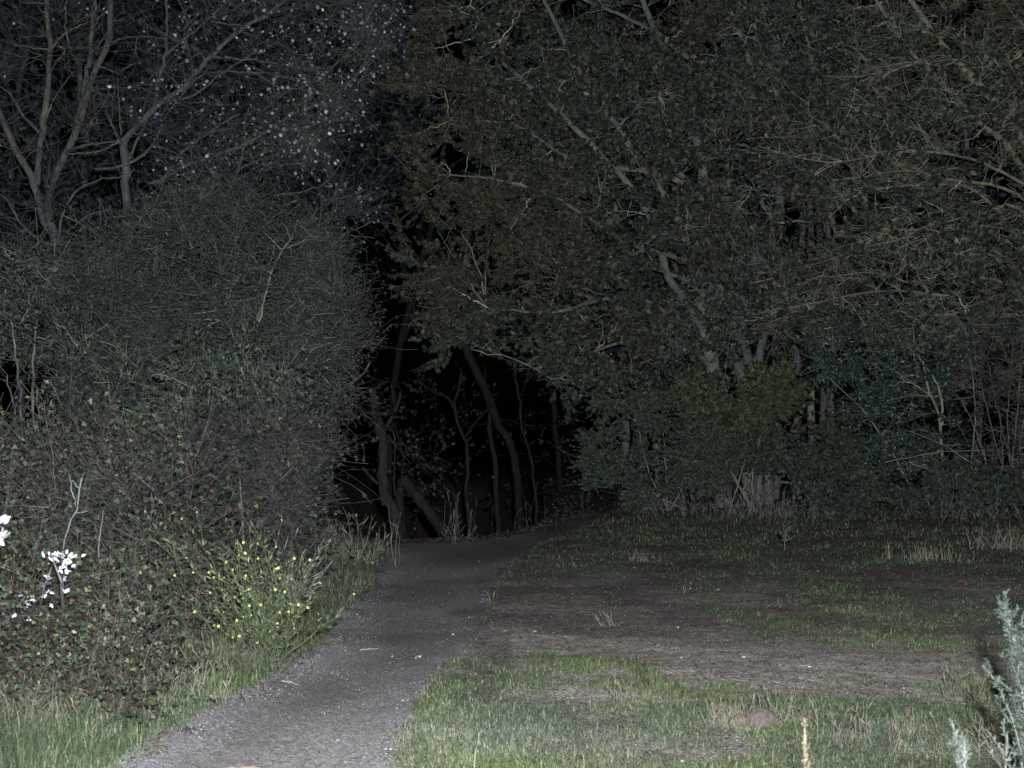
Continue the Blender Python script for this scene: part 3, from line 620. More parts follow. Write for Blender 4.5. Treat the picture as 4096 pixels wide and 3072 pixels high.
woody("aspen_tree", "grey tree with long rising diagonal branches and pale round leaves above the twiggy bush", "tree", "bare grey trees with few pale leaves on the left",
      [(z1((660, 2700), (655, 1180), (655, 900), (640, 740)), .095, .075),
       (z1((640, 740), (800, 570), (950, 450), (1080, 310), (1250, 160), (1450, 30), (1600, -80)), .06, .025),
       (z1((805, 560), (820, 430), (862, 280), (868, 0), (870, -150)), .035, .022),
       (z1((640, 900, .3), (800, 570, .5), (1000, 500, .3), (1200, 350, .3), (1450, 220)), .03, .012),
       (z1((860, 285), (1000, 170), (1130, 60), (1250, -60)), .025, .012),
       (z1((500, 880), (640, 860, -.3), (790, 760, -.3), (870, 600, -.3), (970, 460, -.3), (1060, 390), (1200, 370), (1500, 400)), .028, .01),
       (z1((620, 740), (500, 790), (350, 800)), .025, .012),
       (z1((1080, 300), (1300, 310), (1550, 350), (1700, 380)), .025, .01),
       (z1((1100, 110, .2), (1280, 130), (1450, 60), (1600, 30)), .02, .01),
       (z1((620, 740), (540, 540), (500, 440)), .015, .007), (z1((630, 700), (615, 500), (620, 380), (700, 330)), .015, .007)],
      [([(560, -150), (1300, -150), (1560, 0), (1560, 200), (1200, 500), (700, 560), (420, 500)], 24.6, 27, .7),
       ([(1000, -150), (1590, -150), (1560, 120), (1480, 330), (1350, 420), (1100, 300)], 24.4, 27, .8)],
      n1=26, n2=260, r1=.018, r2=.009, tw=7, tl=(.3, .8), twr=.0042, tw2=1, tspread=.9, tbias=(.1, 0, .1), flat=(1, 1, .9), lpt=.62, kind='oval', lw=1.5, lsize=(.045, .085), pal=ASP, pp=[.28, .37, .27, .08], bark=GB, lich=YL, lam=.3, lmat=M_pale, nbias=(0, -1, 0), sag=-.03)
woody("aspen_tree", "slanting grey tree whose long limb sweeps up right from behind the twiggy bush", "tree", "bare grey trees with few pale leaves on the left",
      [(z1((560, 2700), (690, 1110), (800, 980), (900, 890), (1080, 820), (1260, 760), (1380, 680), (1560, 590), (1760, 480), (1900, 350), (1990, 200)), .075, .02),
       (z1((870, 910), (950, 790), (1100, 680), (1250, 590)), .04, .014),
       (z1((1210, 980), (1240, 880), (1270, 760), (1280, 620), (1320, 500)), .03, .012),
       (z1((1240, 880), (1330, 840), (1430, 810)), .018, .008),
       (z1((1560, 590), (1500, 440), (1600, 300)), .02, .008),
       (z1((1230, 1000), (1400, 1015), (1560, 1000), (1700, 950), (1800, 820)), .02, .006),
       (z1((1290, 1000), (1450, 1200), (1650, 1215), (1800, 1220), (1950, 1240)), .018, .006),
       (z1((1600, 1150), (1700, 1060), (1850, 1040), (1950, 1000)), .012, .005),
       (z1((800, 760), (900, 790), (1000, 860)), .018, .008)],
      [([(1250, 330), (1480, 300), (1450, 480), (1350, 640), (1000, 760), (700, 800), (650, 650)], 24.4, 26.6, 1.0),
       ([(1250, 800), (1350, 770), (1520, 800), (1600, 870), (1560, 920), (1450, 960), (1350, 940)], 23.5, 25.5, .16)],
      n1=20, n2=170, r1=.014, r2=.008, tw=6, tl=(.25, .7), twr=.0040, tw2=1, tspread=.9, tbias=(.1, 0, .0), flat=(1, 1, .9), lpt=.6, kind='oval', lw=1.5, lsize=(.045, .08), pal=ASP, pp=[.25, .40, .30, .05], bark=GB, lich=YL, lam=.3, lmat=M_pale, nbias=(0, -1, 0), sag=-.03)

# dark leafy trees behind on the left
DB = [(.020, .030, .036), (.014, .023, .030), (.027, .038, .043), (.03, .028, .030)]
for k, (poly, xs, Y0, lab, nn2) in enumerate([
    ([(-500, -300), (620, -300), (620, 1300), (-500, 1400)], (-200, 60, 380), 33, "dark blue-green leafy tree behind the stems at the far left", 260),
    ([(520, -300), (1250, -300), (1250, 1100), (520, 1200)], (640, 900, 1120), 34, "dark blue-green leafy tree behind the diagonal grey branches", 230),
    ([(1150, -300), (1800, -300), (1760, 500), (1640, 850), (1200, 900)], (1230, 1320), 38, "dark blue-green leafy tree behind the pale round leaves, left of the overhanging maple", 170)]):
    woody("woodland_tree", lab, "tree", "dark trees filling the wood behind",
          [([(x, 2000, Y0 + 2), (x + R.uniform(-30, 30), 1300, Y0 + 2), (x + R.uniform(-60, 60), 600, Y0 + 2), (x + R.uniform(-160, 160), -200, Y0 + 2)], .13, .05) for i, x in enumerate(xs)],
          [(poly, Y0, Y0 + 3, 1)], n1=24, n2=nn2, r1=.04, r2=.016, tw=6, tl=(.4, 1.1), twr=.006, lpt=9, kind='maple', lsize=(.12, .18), pal=np.array(DB) * (1, 1, .6)[k], pp=[.4, .3, .2, .1], lam=.05, bark=(.05, .05, .055))  # last tree's leaf colour darkened to paint in the gap's unlit black

# ---------------------------------------------------------------- left bushes
PRI = [(.048, .066, .050), (.034, .050, .042), (.078, .095, .064), (.055, .045, .042)]
woody("blackthorn_bush", "large rounded grey-green bush of dense fine twigs left of the dark hollow", "bush", "bushes on the left bank",
      fan((900, 2100, 260), [(400, 1250), (600, 1050), (800, 950), (950, 900), (1100, 950), (1250, 1050), (1400, 1250), (1480, 1450), (1300, 1500), (1000, 1200), (700, 1300), (300, 1450)], .045, 22.5) +
      [([(1030, 1280, 21.2), (1060, 1180, 21), (1090, 1070, 21), (1130, 990, 21), (1180, 935, 21), (1185, 890, 21)], .026, .012), ([(1120, 1000, 21), (1090, 960, 21), (1060, 930, 21)], .010, .005), ([(1085, 1100, 21), (1030, 1060, 21), (1000, 1020, 21)], .010, .005),
       ([(1135, 990, 21), (1180, 975, 21), (1230, 960, 21)], .009, .004), ([(880, 1280, 21), (850, 1200, 21), (890, 1060, 21)], .014, .006), ([(1280, 1500, 21), (1330, 1320, 21), (1400, 1250, 21)], .014, .006)],
      [([(180, 1150), (280, 1000), (500, 900), (700, 800), (950, 770), (1150, 800), (1300, 900), (1400, 1100), (1470, 1250), (1520, 1380), (1480, 1480), (1340, 1560), (1240, 1760), (900, 1850), (500, 1780), (350, 1600), (250, 1400)], 20.4, 23.6, 1)],
      n1=80, n2=760, r1=.020, r2=.010, bgain=1.25, tw=9, tl=(.25, .65), twr=.0034, tw2=3, tl2=(.12, .35), tspread=.8, tbias=(0, -.05, .15), lpt=3, tint=.6, tcol=(.05, .042, .048), kind='small', lsize=(.028, .05), pal=PRI, pp=[.42, .3, .18, .10], bark=(.058, .058, .060), lich=(.145, .155, .105), lam=.35, nbias=(0, -.8, .5))
woody("holly_bush", "dark green leafy bush at the left edge below the many-stemmed grey tree", "bush", "bushes on the left bank",
      fan((150, 2200, 200), [(50, 1300), (150, 1200), (350, 1500), (250, 1400), (-50, 1400), (30, 1500), (150, 1550), (60, 1650)], .035, 21.5),
      [([(-400, 950), (100, 1000), (250, 1080), (330, 1330), (520, 1400), (600, 1600), (520, 1780), (300, 1700), (250, 1560), (120, 1500), (-400, 1500)], 20.2, 22.6, 1)],
      n1=36, n2=330, r1=.016, r2=.008, tw=7, tl=(.2, .55), twr=.004, lpt=8, kind='oval', lsize=(.05, .085), pal=[(.022, .038, .031), (.034, .050, .036), (.06, .075, .05), (.06, .045, .04)], pp=[.5, .32, .1, .08], lmat=M_leaf, bark=(.15, .14, .14), lam=.4)
woody("spindle_bush", "mid-height bush of drooping green leaves at the foot of the fine twigged bush", "bush", "bushes on the left bank",
      fan((850, 2200, 150), [(650, 1600), (750, 1500), (850, 1450), (950, 1550), (1050, 1600), (1150, 1700)], .03, 19.6),
      [([(500, 1700), (620, 1560), (720, 1420), (900, 1400), (1050, 1450), (1180, 1560), (1260, 1680), (1270, 1820), (1000, 1900), (600, 1850)], 18.4, 20.6, 1)],
      n1=24, n2=230, r1=.012, r2=.007, tw=7, tl=(.2, .5), twr=.0035, lpt=8, kind='oval', lsize=(.05, .085), pal=[(.038, .056, .042), (.050, .070, .046), (.085, .105, .065), (.03, .042, .038)], pp=[.4, .3, .15, .15], bark=(.16, .16, .14), lam=.3, dbias=(0, 0, -.7))
BR = [(.030, .047, .030), (.044, .064, .036), (.115, .13, .060), (.066, .046, .033), (.020, .028, .021), (.12, .105, .075)]
woody("bramble_thicket", "tangled bramble thicket with grey twigs against the left mouth of the hollow", "bramble", "brambles on the left bank",
      fan((1150, 2300, 220), [(800, 1900), (950, 1800), (1100, 1850), (1180, 1800), (1230, 1900), (1240, 2050), (1000, 2000)], .014, 18.2),
      [([(560, 1900), (700, 1780), (900, 1740), (1100, 1700), (1220, 1780), (1250, 1900), (1270, 2060), (1220, 2140), (1120, 2210), (900, 2230), (650, 2200)], 16.6, 19, 1)],
      n1=40, n2=480, r1=.010, r2=.006, tw=10, tl=(.2, .7), twr=.0034, tw2=1, lpt=3, kind='three', lsize=(.035, .06), pal=BR, pp=[.36, .24, .06, .12, .17, .05], bark=(.10, .086, .088), lam=.15, lich=(.22, .20, .18), tbias=(.1, -.1, .1))
woody("bramble_thicket", "bramble thicket with pinkish bare twig tips at the left edge of the picture", "bramble", "brambles on the left bank",
      fan((350, 2500, 300), [(50, 1950), (200, 1850), (350, 1850), (500, 1900), (600, 2050), (300, 2100), (-100, 2000)], .014, 13.6),
      [([(-500, 1850), (0, 1800), (250, 1760), (450, 1740), (620, 1790), (760, 1900), (820, 2100), (800, 2260), (600, 2400), (300, 2400), (-500, 2420)], 12.2, 15.2, 1)],
      n1=60, n2=640, r1=.009, r2=.005, tw=9, tl=(.15, .6), twr=.0026, tw2=1, lpt=5, kind='three', lsize=(.028, .052), pal=BR, pp=[.34, .24, .09, .12, .15, .06], bark=(.095, .080, .078), lam=.15, lich=(.22, .20, .18), tbias=(0, -.1, .3))
woody("bramble_thicket", "nearest low bramble patch with red-tinged leaves in the lower left corner", "bramble", "brambles on the left bank",
      fan((150, 2980, 260), [(0, 2500), (150, 2400), (300, 2450), (450, 2550), (550, 2700), (200, 2700), (-200, 2500)], .010, 9.4),
      [([(-700, 2280), (0, 2300), (250, 2330), (450, 2420), (620, 2560), (640, 2700), (500, 2820), (350, 2900), (100, 2930), (-700, 2960)], 8.3, 10.4, 1)],
      n1=60, n2=640, r1=.006, r2=.004, tw=8, tl=(.1, .4), twr=.0020, tw2=1, lpt=7, kind='three', lsize=(.018, .036), pal=BR + [(.13, .03, .028)], pp=[.33, .23, .12, .12, .13, .07, 0], bark=(.085, .065, .055), shoots=0, lam=.1, lich=(.22, .20, .18), tbias=(0, -.1, .2))
woody("bramble_thicket", "thin bramble growth between the yellow flowers and the nearest bramble patch", "bramble", "brambles on the left bank",
      fan((750, 2640, 200), [(500, 2300), (650, 2250), (800, 2300), (900, 2400), (700, 2450)], .010, 11.4),
      [([(400, 2260), (700, 2160), (950, 2200), (1150, 2300), (1150, 2500), (1000, 2600), (800, 2640), (600, 2600), (400, 2450)], 11, 12.8, 1)],
      n1=20, n2=200, r1=.006, r2=.004, tw=7, tl=(.12, .4), twr=.0022, lpt=5, kind='three', lsize=(.022, .042), pal=BR, pp=[.36, .24, .10, .11, .13, .06], bark=(.13, .105, .09), lam=.1, lich=(.22, .20, .18), tbias=(0, -.1, .2))

# ---------------------------------------------------------------- trees in the hollow
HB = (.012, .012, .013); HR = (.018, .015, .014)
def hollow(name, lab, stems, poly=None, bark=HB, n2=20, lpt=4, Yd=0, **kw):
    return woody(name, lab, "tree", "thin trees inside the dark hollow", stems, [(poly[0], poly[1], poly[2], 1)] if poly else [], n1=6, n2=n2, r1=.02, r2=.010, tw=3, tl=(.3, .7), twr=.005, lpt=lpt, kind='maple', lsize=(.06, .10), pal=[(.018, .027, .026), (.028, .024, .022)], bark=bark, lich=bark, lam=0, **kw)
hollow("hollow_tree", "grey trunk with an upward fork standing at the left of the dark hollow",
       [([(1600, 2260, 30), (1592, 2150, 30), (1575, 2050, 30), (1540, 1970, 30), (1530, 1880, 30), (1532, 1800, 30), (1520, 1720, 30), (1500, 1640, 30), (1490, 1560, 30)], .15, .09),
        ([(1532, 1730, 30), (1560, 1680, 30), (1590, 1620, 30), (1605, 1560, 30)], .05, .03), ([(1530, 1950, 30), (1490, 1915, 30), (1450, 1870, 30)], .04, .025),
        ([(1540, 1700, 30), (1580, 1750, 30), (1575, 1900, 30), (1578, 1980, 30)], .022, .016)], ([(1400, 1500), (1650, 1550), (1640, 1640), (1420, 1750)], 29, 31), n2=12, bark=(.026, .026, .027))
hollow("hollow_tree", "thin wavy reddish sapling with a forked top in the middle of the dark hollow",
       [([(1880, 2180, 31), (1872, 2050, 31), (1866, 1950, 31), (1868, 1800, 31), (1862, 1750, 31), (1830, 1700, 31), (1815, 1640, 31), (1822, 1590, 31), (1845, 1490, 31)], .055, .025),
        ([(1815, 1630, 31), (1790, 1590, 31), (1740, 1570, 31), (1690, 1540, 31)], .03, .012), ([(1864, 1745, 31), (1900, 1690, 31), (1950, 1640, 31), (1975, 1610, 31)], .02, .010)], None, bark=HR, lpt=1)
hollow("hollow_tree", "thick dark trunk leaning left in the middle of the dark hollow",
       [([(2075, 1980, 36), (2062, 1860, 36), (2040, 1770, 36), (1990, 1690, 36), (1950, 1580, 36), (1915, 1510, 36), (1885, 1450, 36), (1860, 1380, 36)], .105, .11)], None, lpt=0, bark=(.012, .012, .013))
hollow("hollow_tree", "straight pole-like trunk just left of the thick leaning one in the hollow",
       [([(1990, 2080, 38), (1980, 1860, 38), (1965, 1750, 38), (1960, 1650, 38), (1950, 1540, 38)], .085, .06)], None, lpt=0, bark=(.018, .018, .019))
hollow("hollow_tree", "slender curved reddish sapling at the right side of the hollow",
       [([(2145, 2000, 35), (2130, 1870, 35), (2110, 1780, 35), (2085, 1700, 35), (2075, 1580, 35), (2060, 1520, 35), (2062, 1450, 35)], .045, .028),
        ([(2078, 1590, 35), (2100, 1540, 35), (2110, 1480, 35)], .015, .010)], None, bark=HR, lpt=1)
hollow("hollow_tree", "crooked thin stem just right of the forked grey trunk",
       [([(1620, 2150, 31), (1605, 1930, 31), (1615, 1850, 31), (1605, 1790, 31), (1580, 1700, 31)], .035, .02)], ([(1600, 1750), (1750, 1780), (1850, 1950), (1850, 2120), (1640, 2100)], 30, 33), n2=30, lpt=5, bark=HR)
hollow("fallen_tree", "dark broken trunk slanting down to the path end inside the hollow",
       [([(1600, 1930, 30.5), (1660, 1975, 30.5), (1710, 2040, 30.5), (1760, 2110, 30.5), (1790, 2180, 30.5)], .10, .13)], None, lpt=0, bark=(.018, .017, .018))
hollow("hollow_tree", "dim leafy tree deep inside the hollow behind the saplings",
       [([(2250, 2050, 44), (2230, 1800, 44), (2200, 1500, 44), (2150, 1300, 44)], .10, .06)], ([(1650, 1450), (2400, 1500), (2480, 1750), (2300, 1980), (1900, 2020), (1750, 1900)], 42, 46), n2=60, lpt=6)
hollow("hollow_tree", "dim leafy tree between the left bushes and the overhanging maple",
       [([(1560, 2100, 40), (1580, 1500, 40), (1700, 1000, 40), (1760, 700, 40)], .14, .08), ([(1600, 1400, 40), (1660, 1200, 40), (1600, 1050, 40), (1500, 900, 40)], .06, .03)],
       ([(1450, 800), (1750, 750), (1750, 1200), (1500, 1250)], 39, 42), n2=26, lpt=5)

# ---------------------------------------------------------------- stalk clumps, tufts, small plants
def stalks(name, lab, cat, group, base, n, spread, hmin, hmax, lean, wdt, col, seedhead=0, bias=(0, 0)):
    """base (px,py) on the ground"""
    b = Gp(*base)
    p0 = b + np.stack([R.normal(size=n) * spread, R.normal(size=n) * spread * .7, np.zeros(n)], -1); p0[:, 2] = H(p0[:, 0], p0[:, 1])
    L = R.uniform(hmin, hmax, n); lean = lean * 1.6; L = L * R.uniform(.45, 1.05, n)
    d = norm(np.stack([R.normal(size=n) * lean + bias[0], R.normal(size=n) * lean + bias[1], np.ones(n)], -1))
    e = p0 + d * L[:, None]; e[:, 2] -= L * .08
    pts = curve(p0, e, 6, .02, .02); rad = np.full((n, 6), wdt) * np.linspace(1, .5, 6)[None] * R.uniform(.7, 1.3, (n, 1))
    v, f = tubes(pts, rad, 3); f = np.concatenate([f[:, [0, 1, 2]], f[:, [0, 2, 3]]]); bag = Bag(); bag.add(v, f, np.repeat(pick([col], n, None, .2), 18, 0))
    q, T = ontwig(pts, 3, .0); m = len(q)
    v, f, c = leaves(q, norm(T + rdir(m) * .6), rdir(m), R.uniform(.3, .6, m) * L.mean() * .5, 'oval', pick([col], m, None, .25) * .85, .12); bag.add(v, f, c)
    root = tag(bag.build(name, M_straw), lab, cat, group)
    return root
ST = (.225, .20, .145); STG = (.3, .29, .27)
stalks("dry_grass_tuft", "dense pale dry grass tuft left of the small molehill", "grass tuft", "dry grass tufts", (2910, 2925), 90, .07, .12, .26, .16, .0016, ST)
stalks("dry_grass_tuft", "pale dry grass tuft right of the small molehill", "grass tuft", "dry grass tufts", (3130, 2910), 70, .10, .10, .25, .18, .0015, ST)
stalks("dry_grass_tuft", "few upright straw stalks in the green grass near the lower centre", "grass tuft", "dry grass tufts", (2490, 2840), 12, .07, .15, .3, .12, .0022, ST)
stalks("dry_grass_tuft", "tall thin straw stalks nearest the lower edge right of centre", "grass tuft", "dry grass tufts", (3480, 2990), 26, .16, .15, .36, .15, .0018, ST)
stalks("dry_grass_tuft", "loose straw tuft beside the grey-leaved plant at the right edge", "grass tuft", "dry grass tufts", (3980, 3010), 70, .16, .14, .34, .25, .0017, ST)
stalks("dry_grass_tuft", "pale bristly tuft on the far right of the meadow", "grass tuft", "dry grass tufts", (4010, 2200), 60, .25, .3, .7, .25, .004, (.30, .27, .21))
stalks("dry_grass_tuft", "short pale tufts at the back of the meadow, right of centre", "grass tuft", "dry grass tufts", (3690, 2240), 60, .35, .15, .35, .1, .004, (.32, .30, .22))
stalks("dry_grass_tuft", "small pale tuft on the rise above the brown bare patch", "grass tuft", "dry grass tufts", (2560, 2240), 30, .15, .12, .3, .3, .003, (.30, .27, .21))
stalks("dry_grass_tuft", "small spiky tuft standing alone on the bare soil", "grass tuft", "dry grass tufts", (2440, 2505), 12, .05, .12, .28, .25, .0022, (.26, .25, .18), bias=(-.25, 0))
stalks("dry_grass_tuft", "greenish wiry clump at the left foot of the grey-leaved plant", "grass tuft", "dry grass tufts", (3930, 2830), 50, .12, .15, .42, .35, .0017, (.17, .18, .10))
stalks("dry_grass_tuft", "thin dark stalks rising from the worn soil band", "grass tuft", "dry grass tufts", (3800, 2790), 9, .08, .2, .34, .18, .0022, (.16, .15, .12))
stalks("dry_grass_tuft", "straw tuft under the yellow flowers on the left verge", "grass tuft", "dry grass tufts", (730, 2650), 70, .2, .15, .4, .2, .002, ST)
stalks("dry_grass_tuft", "pale dry grass among the brambles at the left, below the white leaves", "grass tuft", "dry grass tufts", (330, 2875), 130, .25, .3, .6, .15, .0022, ST)
stalks("dry_grass_tuft", "brown dry grass in the brambles between white leaves and yellow flowers", "grass tuft", "dry grass tufts", (570, 2815), 100, .25, .3, .55, .15, .0022, (.33, .29, .23))
stalks("dry_grass_tuft", "bleached straw clump in the lower left corner", "grass tuft", "dry grass tufts", (90, 3000), 110, .25, .2, .5, .2, .0018, ST)
for i, (bx, by, n, lab) in enumerate([(2610, 2045, 60, "pale dead stalks in front of the hawthorn bush, left cluster"), (2960, 2080, 90, "tall bright dead stalks below the low yellow-green bush"), (3150, 2070, 80, "leaning pale stalks at the foot of the dark bramble mound"), (2780, 2060, 50, "short dead stalks between hawthorn and the bright stalks"), (3900, 2090, 50, "faint pinkish stalks at the far right wood edge")]):
    stalks("dead_stalks", lab, "stalks", "dead stalks along the wood edge", (bx, by), int(n * .6), .7, .3, 1.5, .16, .0032, (.30, .275, .265))
stalks("dead_stalks", "white upright dead stalks at the end of the path in the hollow", "stalks", "dead stalks along the wood edge", (1815, 2165), 14, .16, .4, 1.2, .04, .003, (.17, .165, .17))
stalks("dead_stalks", "faint stalks on the bank inside the hollow, by the saplings", "stalks", "dead stalks along the wood edge", (2020, 2110), 16, .9, .5, 1.5, .06, .004, (.06, .06, .063))
stalks("broom_plant", "fan of pale curved stems leaning right behind the yellow flowers", "plant", None, (1120, 2480), 60, .07, .5, .95, .16, .003, (.32, .34, .27), bias=(.55, 0))
stalks("tall_grass_clump", "long pale grass clump on the verge near the path end", "grass tuft", "dry grass tufts", (1330, 2260), 120, .45, .4, 1.0, .2, .0035, (.28, .27, .19))

for bx, by, n, sp, lab in [(650, 2790, 90, .3, "soft dry grass spilling from the brambles to the gravel edge, near bottom left"), (900, 2690, 90, .28, "dry grass clump at the lower left foot of the yellow flowers"), (230, 2890, 140, .4, "tall dry grass in front of the nearest bramble patch"), (1230, 2420, 70, .22, "long grass between the curved stems and the path edge"), (480, 2880, 80, .25, "mixed green and straw grass beside the nearest bramble patch"), (470, 2700, 90, .3, "straw clump standing between the low white leaves and the yellow flowers"), (60, 2880, 110, .3, "straw clump at the left edge under the low white leaves")]:
    stalks("tall_grass_clump", lab, "grass tuft", "long grass clumps on the left verge", (bx, by), n, sp, .18, .55, .25, .0018, (.21, .20, .13))

def weed(name, lab, cat, loc, spine, r, nleaf, lsz, kind, pal, side=10, sl=(.1, .25), up=.9, seed=0, lmat=M_pale, lw=.7, mm=10, col=(.22, .2, .17)):
    """spine: list of (px,py,Y)"""
    root = thing(name, lab, cat, loc)
    p = resample(np.array([P(*q) for q in spine]), 14); rad = np.linspace(r, r * .4, 14)
    bag = Bag(); v, f = tubes(p[None], rad[None], 6); bag.add(v, f, np.asarray(col))
    tw_, tr = twigs(p[None], rad[None], side, .25, .98, sl[0], sl[1], .7, (1, 1, .5), (0, 0, up), 5, .5, r * .25)
    v, f = tubes(tw_, tr, 4); bag.add(v, f, np.asarray(col)); bag.build("stem", M_straw, root)
    q, T = ontwig(tw_, mm, .1); q2, T2 = ontwig(p[None], nleaf, .35); q = np.concatenate([q, q2]); T = np.concatenate([T, T2]); n = len(q)
    v, f, c = leaves(q, norm(T * .6 + rdir(n) * .8 + np.array([0, 0, .25])), norm(rdir(n) * .8 + np.array([0, -1, .3])), R.uniform(lsz[0], lsz[1], n), kind, pick(pal, n, None, .2), lw)
    build("leaves", v, f, lmat, root, c); return root
MUG = [(.048, .060, .046), (.030, .040, .030), (.078, .09, .072)]
def at_ground(px, Y): x = P(px, 3000, Y)[0]; return (x, Y, float(H(x, Y)))
weed("mugwort_plant", "tall grey-green leafy mugwort spike at the right edge of the picture", "plant", at_ground(4130, 5.6),
     [(4150, 3500, 5.6), (4120, 3000, 5.6), (4080, 2720, 5.6), (4070, 2640, 5.6), (4050, 2540, 5.6), (4020, 2430, 5.6)], .004, 500, (.012, .027), 'oval', MUG, side=46, sl=(.04, .14), up=.8, mm=44, lw=.65)
weed("mugwort_plant", "low spreading grey-green side shoot of leaves left of the tall mugwort", "plant", at_ground(4060, 5.7),
     [(4120, 3500, 5.7), (4080, 3000, 5.7), (4000, 2760, 5.7), (3930, 2660, 5.7)], .003, 200, (.010, .025), 'oval', MUG, side=20, sl=(.03, .11), up=.4, mm=26, lw=.6)
weed("mugwort_plant", "silvery pale leafy shoots poking up at the lower right corner", "plant", at_ground(3850, 4.3),
     [(3850, 3900, 4.3), (3850, 3300, 4.3), (3850, 3120, 4.3), (3860, 2985, 4.3)], .004, 160, (.010, .026), 'oval', [(.11, .118, .10), (.07, .08, .068)], side=22, sl=(.05, .12), up=1.6, mm=22, lw=.55)
weed("mugwort_plant", "small pale leafy rosette below the tall mugwort", "plant", at_ground(4020, 5.2),
     [(4030, 3600, 5.2), (4020, 3200, 5.2), (4030, 2930, 5.2)], .004, 40, (.012, .026), 'oval', [(.085, .11, .095), (.06, .08, .068)], side=14, sl=(.05, .16), up=.4, mm=7, lw=.7)
weed("dock_spike", "rusty brown dry seed spike at the bottom right of centre", "plant", at_ground(3225, 5.2),
     [(3225, 3650, 5.2), (3222, 3200, 5.2), (3218, 2880, 5.2)], .004, 260, (.006, .014), 'round', [(.19, .145, .10), (.13, .10, .07)], side=14, sl=(.015, .04), up=1.5, mm=10, col=(.35, .28, .2))
weed("seedling_plant", "small grey-green upright weed in the middle of the far meadow", "plant", tuple(Gp(3140, 2200)),
     [(3140, 2200, 23.4), (3138, 2160, 23.4), (3145, 2120, 23.4)], .008, 60, (.03, .07), 'oval', [(.075, .105, .075)], side=8, sl=(.1, .2), up=1, mm=8)
WH = [(.62, .64, .68), (.50, .52, .56), (.72, .73, .76)]
def sapling(lab, Y, stems, lv, sz, grp="white-leaved saplings at the left"):
    root = thing("white_leaved_sapling", lab, "sapling", at_ground(stems[0][0][0], Y), grp); bag = Bag()
    for s in stems:
        p = resample(np.array([P(a, b, Y + (1.3 if Y > 7 else .2) * float(sst(2360, 2640, b))) for a, b in s]), 12); v, f = tubes(p[None], np.linspace(.007, .004, 12)[None], 5); bag.add(v, f, np.array((.15, .13, .125)))
    bag.build("stem", M_straw, root)
    P0 = []
    for x, y, k, s in lv:
        for _ in range(k): P0.append((x + R.normal() * s, y + R.normal() * s * .6))
    P0 = np.array(P0); q = P(P0[:, 0], P0[:, 1], Y + R.normal(size=len(P0)) * .04); n = len(q)
    v, f, c = leaves(q, norm(rdir(n) + np.array([.5, 0, .35])), norm(rdir(n) * .9 + np.array([0, -1, 0])), R.uniform(sz[0], sz[1], n), 'oval', pick(WH, n, None, .05), 1.0)
    build("leaves", v, f, M_pale, root, c)
sapling("thin sapling topped with a spray of bright white leaves above the brambles", 8.0,
        [[(250, 3000), (248, 2700), (250, 2500), (243, 2350), (238, 2280), (250, 2210)], [(250, 2480), (255, 2300), (285, 2215)], [(247, 2330), (220, 2260), (205, 2215)], [(140, 2560), (170, 2380), (205, 2270)]],
        [(205, 2225, 7, 12), (245, 2228, 9, 18), (275, 2225, 12, 18), (265, 2260, 10, 15), (255, 2280, 8, 14), (190, 2312, 5, 6), (258, 2368, 5, 8), (255, 2320, 3, 5)], (.022, .042))
sapling("low sapling with scattered small white leaves to the lower left of the white spray", 8.0,
        [[(90, 3000), (100, 2600), (110, 2420), (130, 2390)], [(105, 2480), (150, 2400), (175, 2380)]],
        [(75, 2390, 3, 5), (95, 2380, 5, 8), (130, 2400, 6, 10), (105, 2420, 4, 8), (190, 2372, 4, 8), (200, 2420, 4, 5), (60, 2470, 3, 6), (175, 2390, 3, 4), (110, 2480, 3, 5)], (.014, .03))
sapling("sapling cut by the left edge of the picture with two large glaring white leaves", 5.2,
        [[(-120, 3400), (-80, 2900), (-40, 2400), (0, 2150), (12, 2110)], [(-10, 2170), (40, 2130)]],
        [(5, 2090, 4, 5), (-25, 2150, 3, 8), (-5, 2160, 2, 6)], (.03, .05))

# yellow flowering plant
fb = Gp(1040, 2665); root = thing("yellow_flower_plant", "sprawling green weed dotted with small yellow flowers on the left verge", "plant", fb)
n = 42; tops = np.stack([R.normal(1000, 150, n), R.normal(2330, 85, n)], -1); E = P(tops[:, 0], tops[:, 1], 10.7 + R.normal(size=n) * .2)
S0 = fb + R.normal(size=(n, 3)) * np.array([.10, .08, 0]); pts = curve(S0, E, 9, .0, .02); rad = np.full((n, 9), .0035) * np.linspace(1, .5, 9)
t1, u1 = twigs(pts, rad, 7, .25, 1, .12, .35, .6, (1, 1, .6), (0, 0, .5), 5, .7, .0018)
bag = Bag(); v, f = tubes(pts, rad, 4); bag.add(v, f, np.array((.15, .18, .11))); v, f = tubes(t1, u1, 3); bag.add(v, f, np.array((.16, .19, .10))); bag.build("stem", M_grass, root)
q, T = ontwig(t1, 7, .0); m = len(q); v, f, c = leaves(q, norm(T + rdir(m) * .6), rdir(m), R.uniform(.02, .06, m), 'oval', pick([(.09, .12, .06), (.14, .175, .085), (.19, .20, .125)], m), .45); build("leaves", v, f, M_grass, root, c)
fv = []; ff = []
for k in range(5):
    a = k * 2 * math.pi / 5; c_, s_ = math.cos(a), math.sin(a); b = len(fv)
    for r_, o_, z_ in ((0, 0, 0), (.009, -.006, -.002), (.014, 0, -.004), (.009, .006, -.002)): fv.append((r_ * c_ - o_ * s_, z_ - .0, r_ * s_ + o_ * c_))
    ff += [(b, b + 1, b + 2, b + 3)]
fv = np.array(fv); first = None
tip = t1[:, -1]; sel = R.permutation(len(tip))[:98]
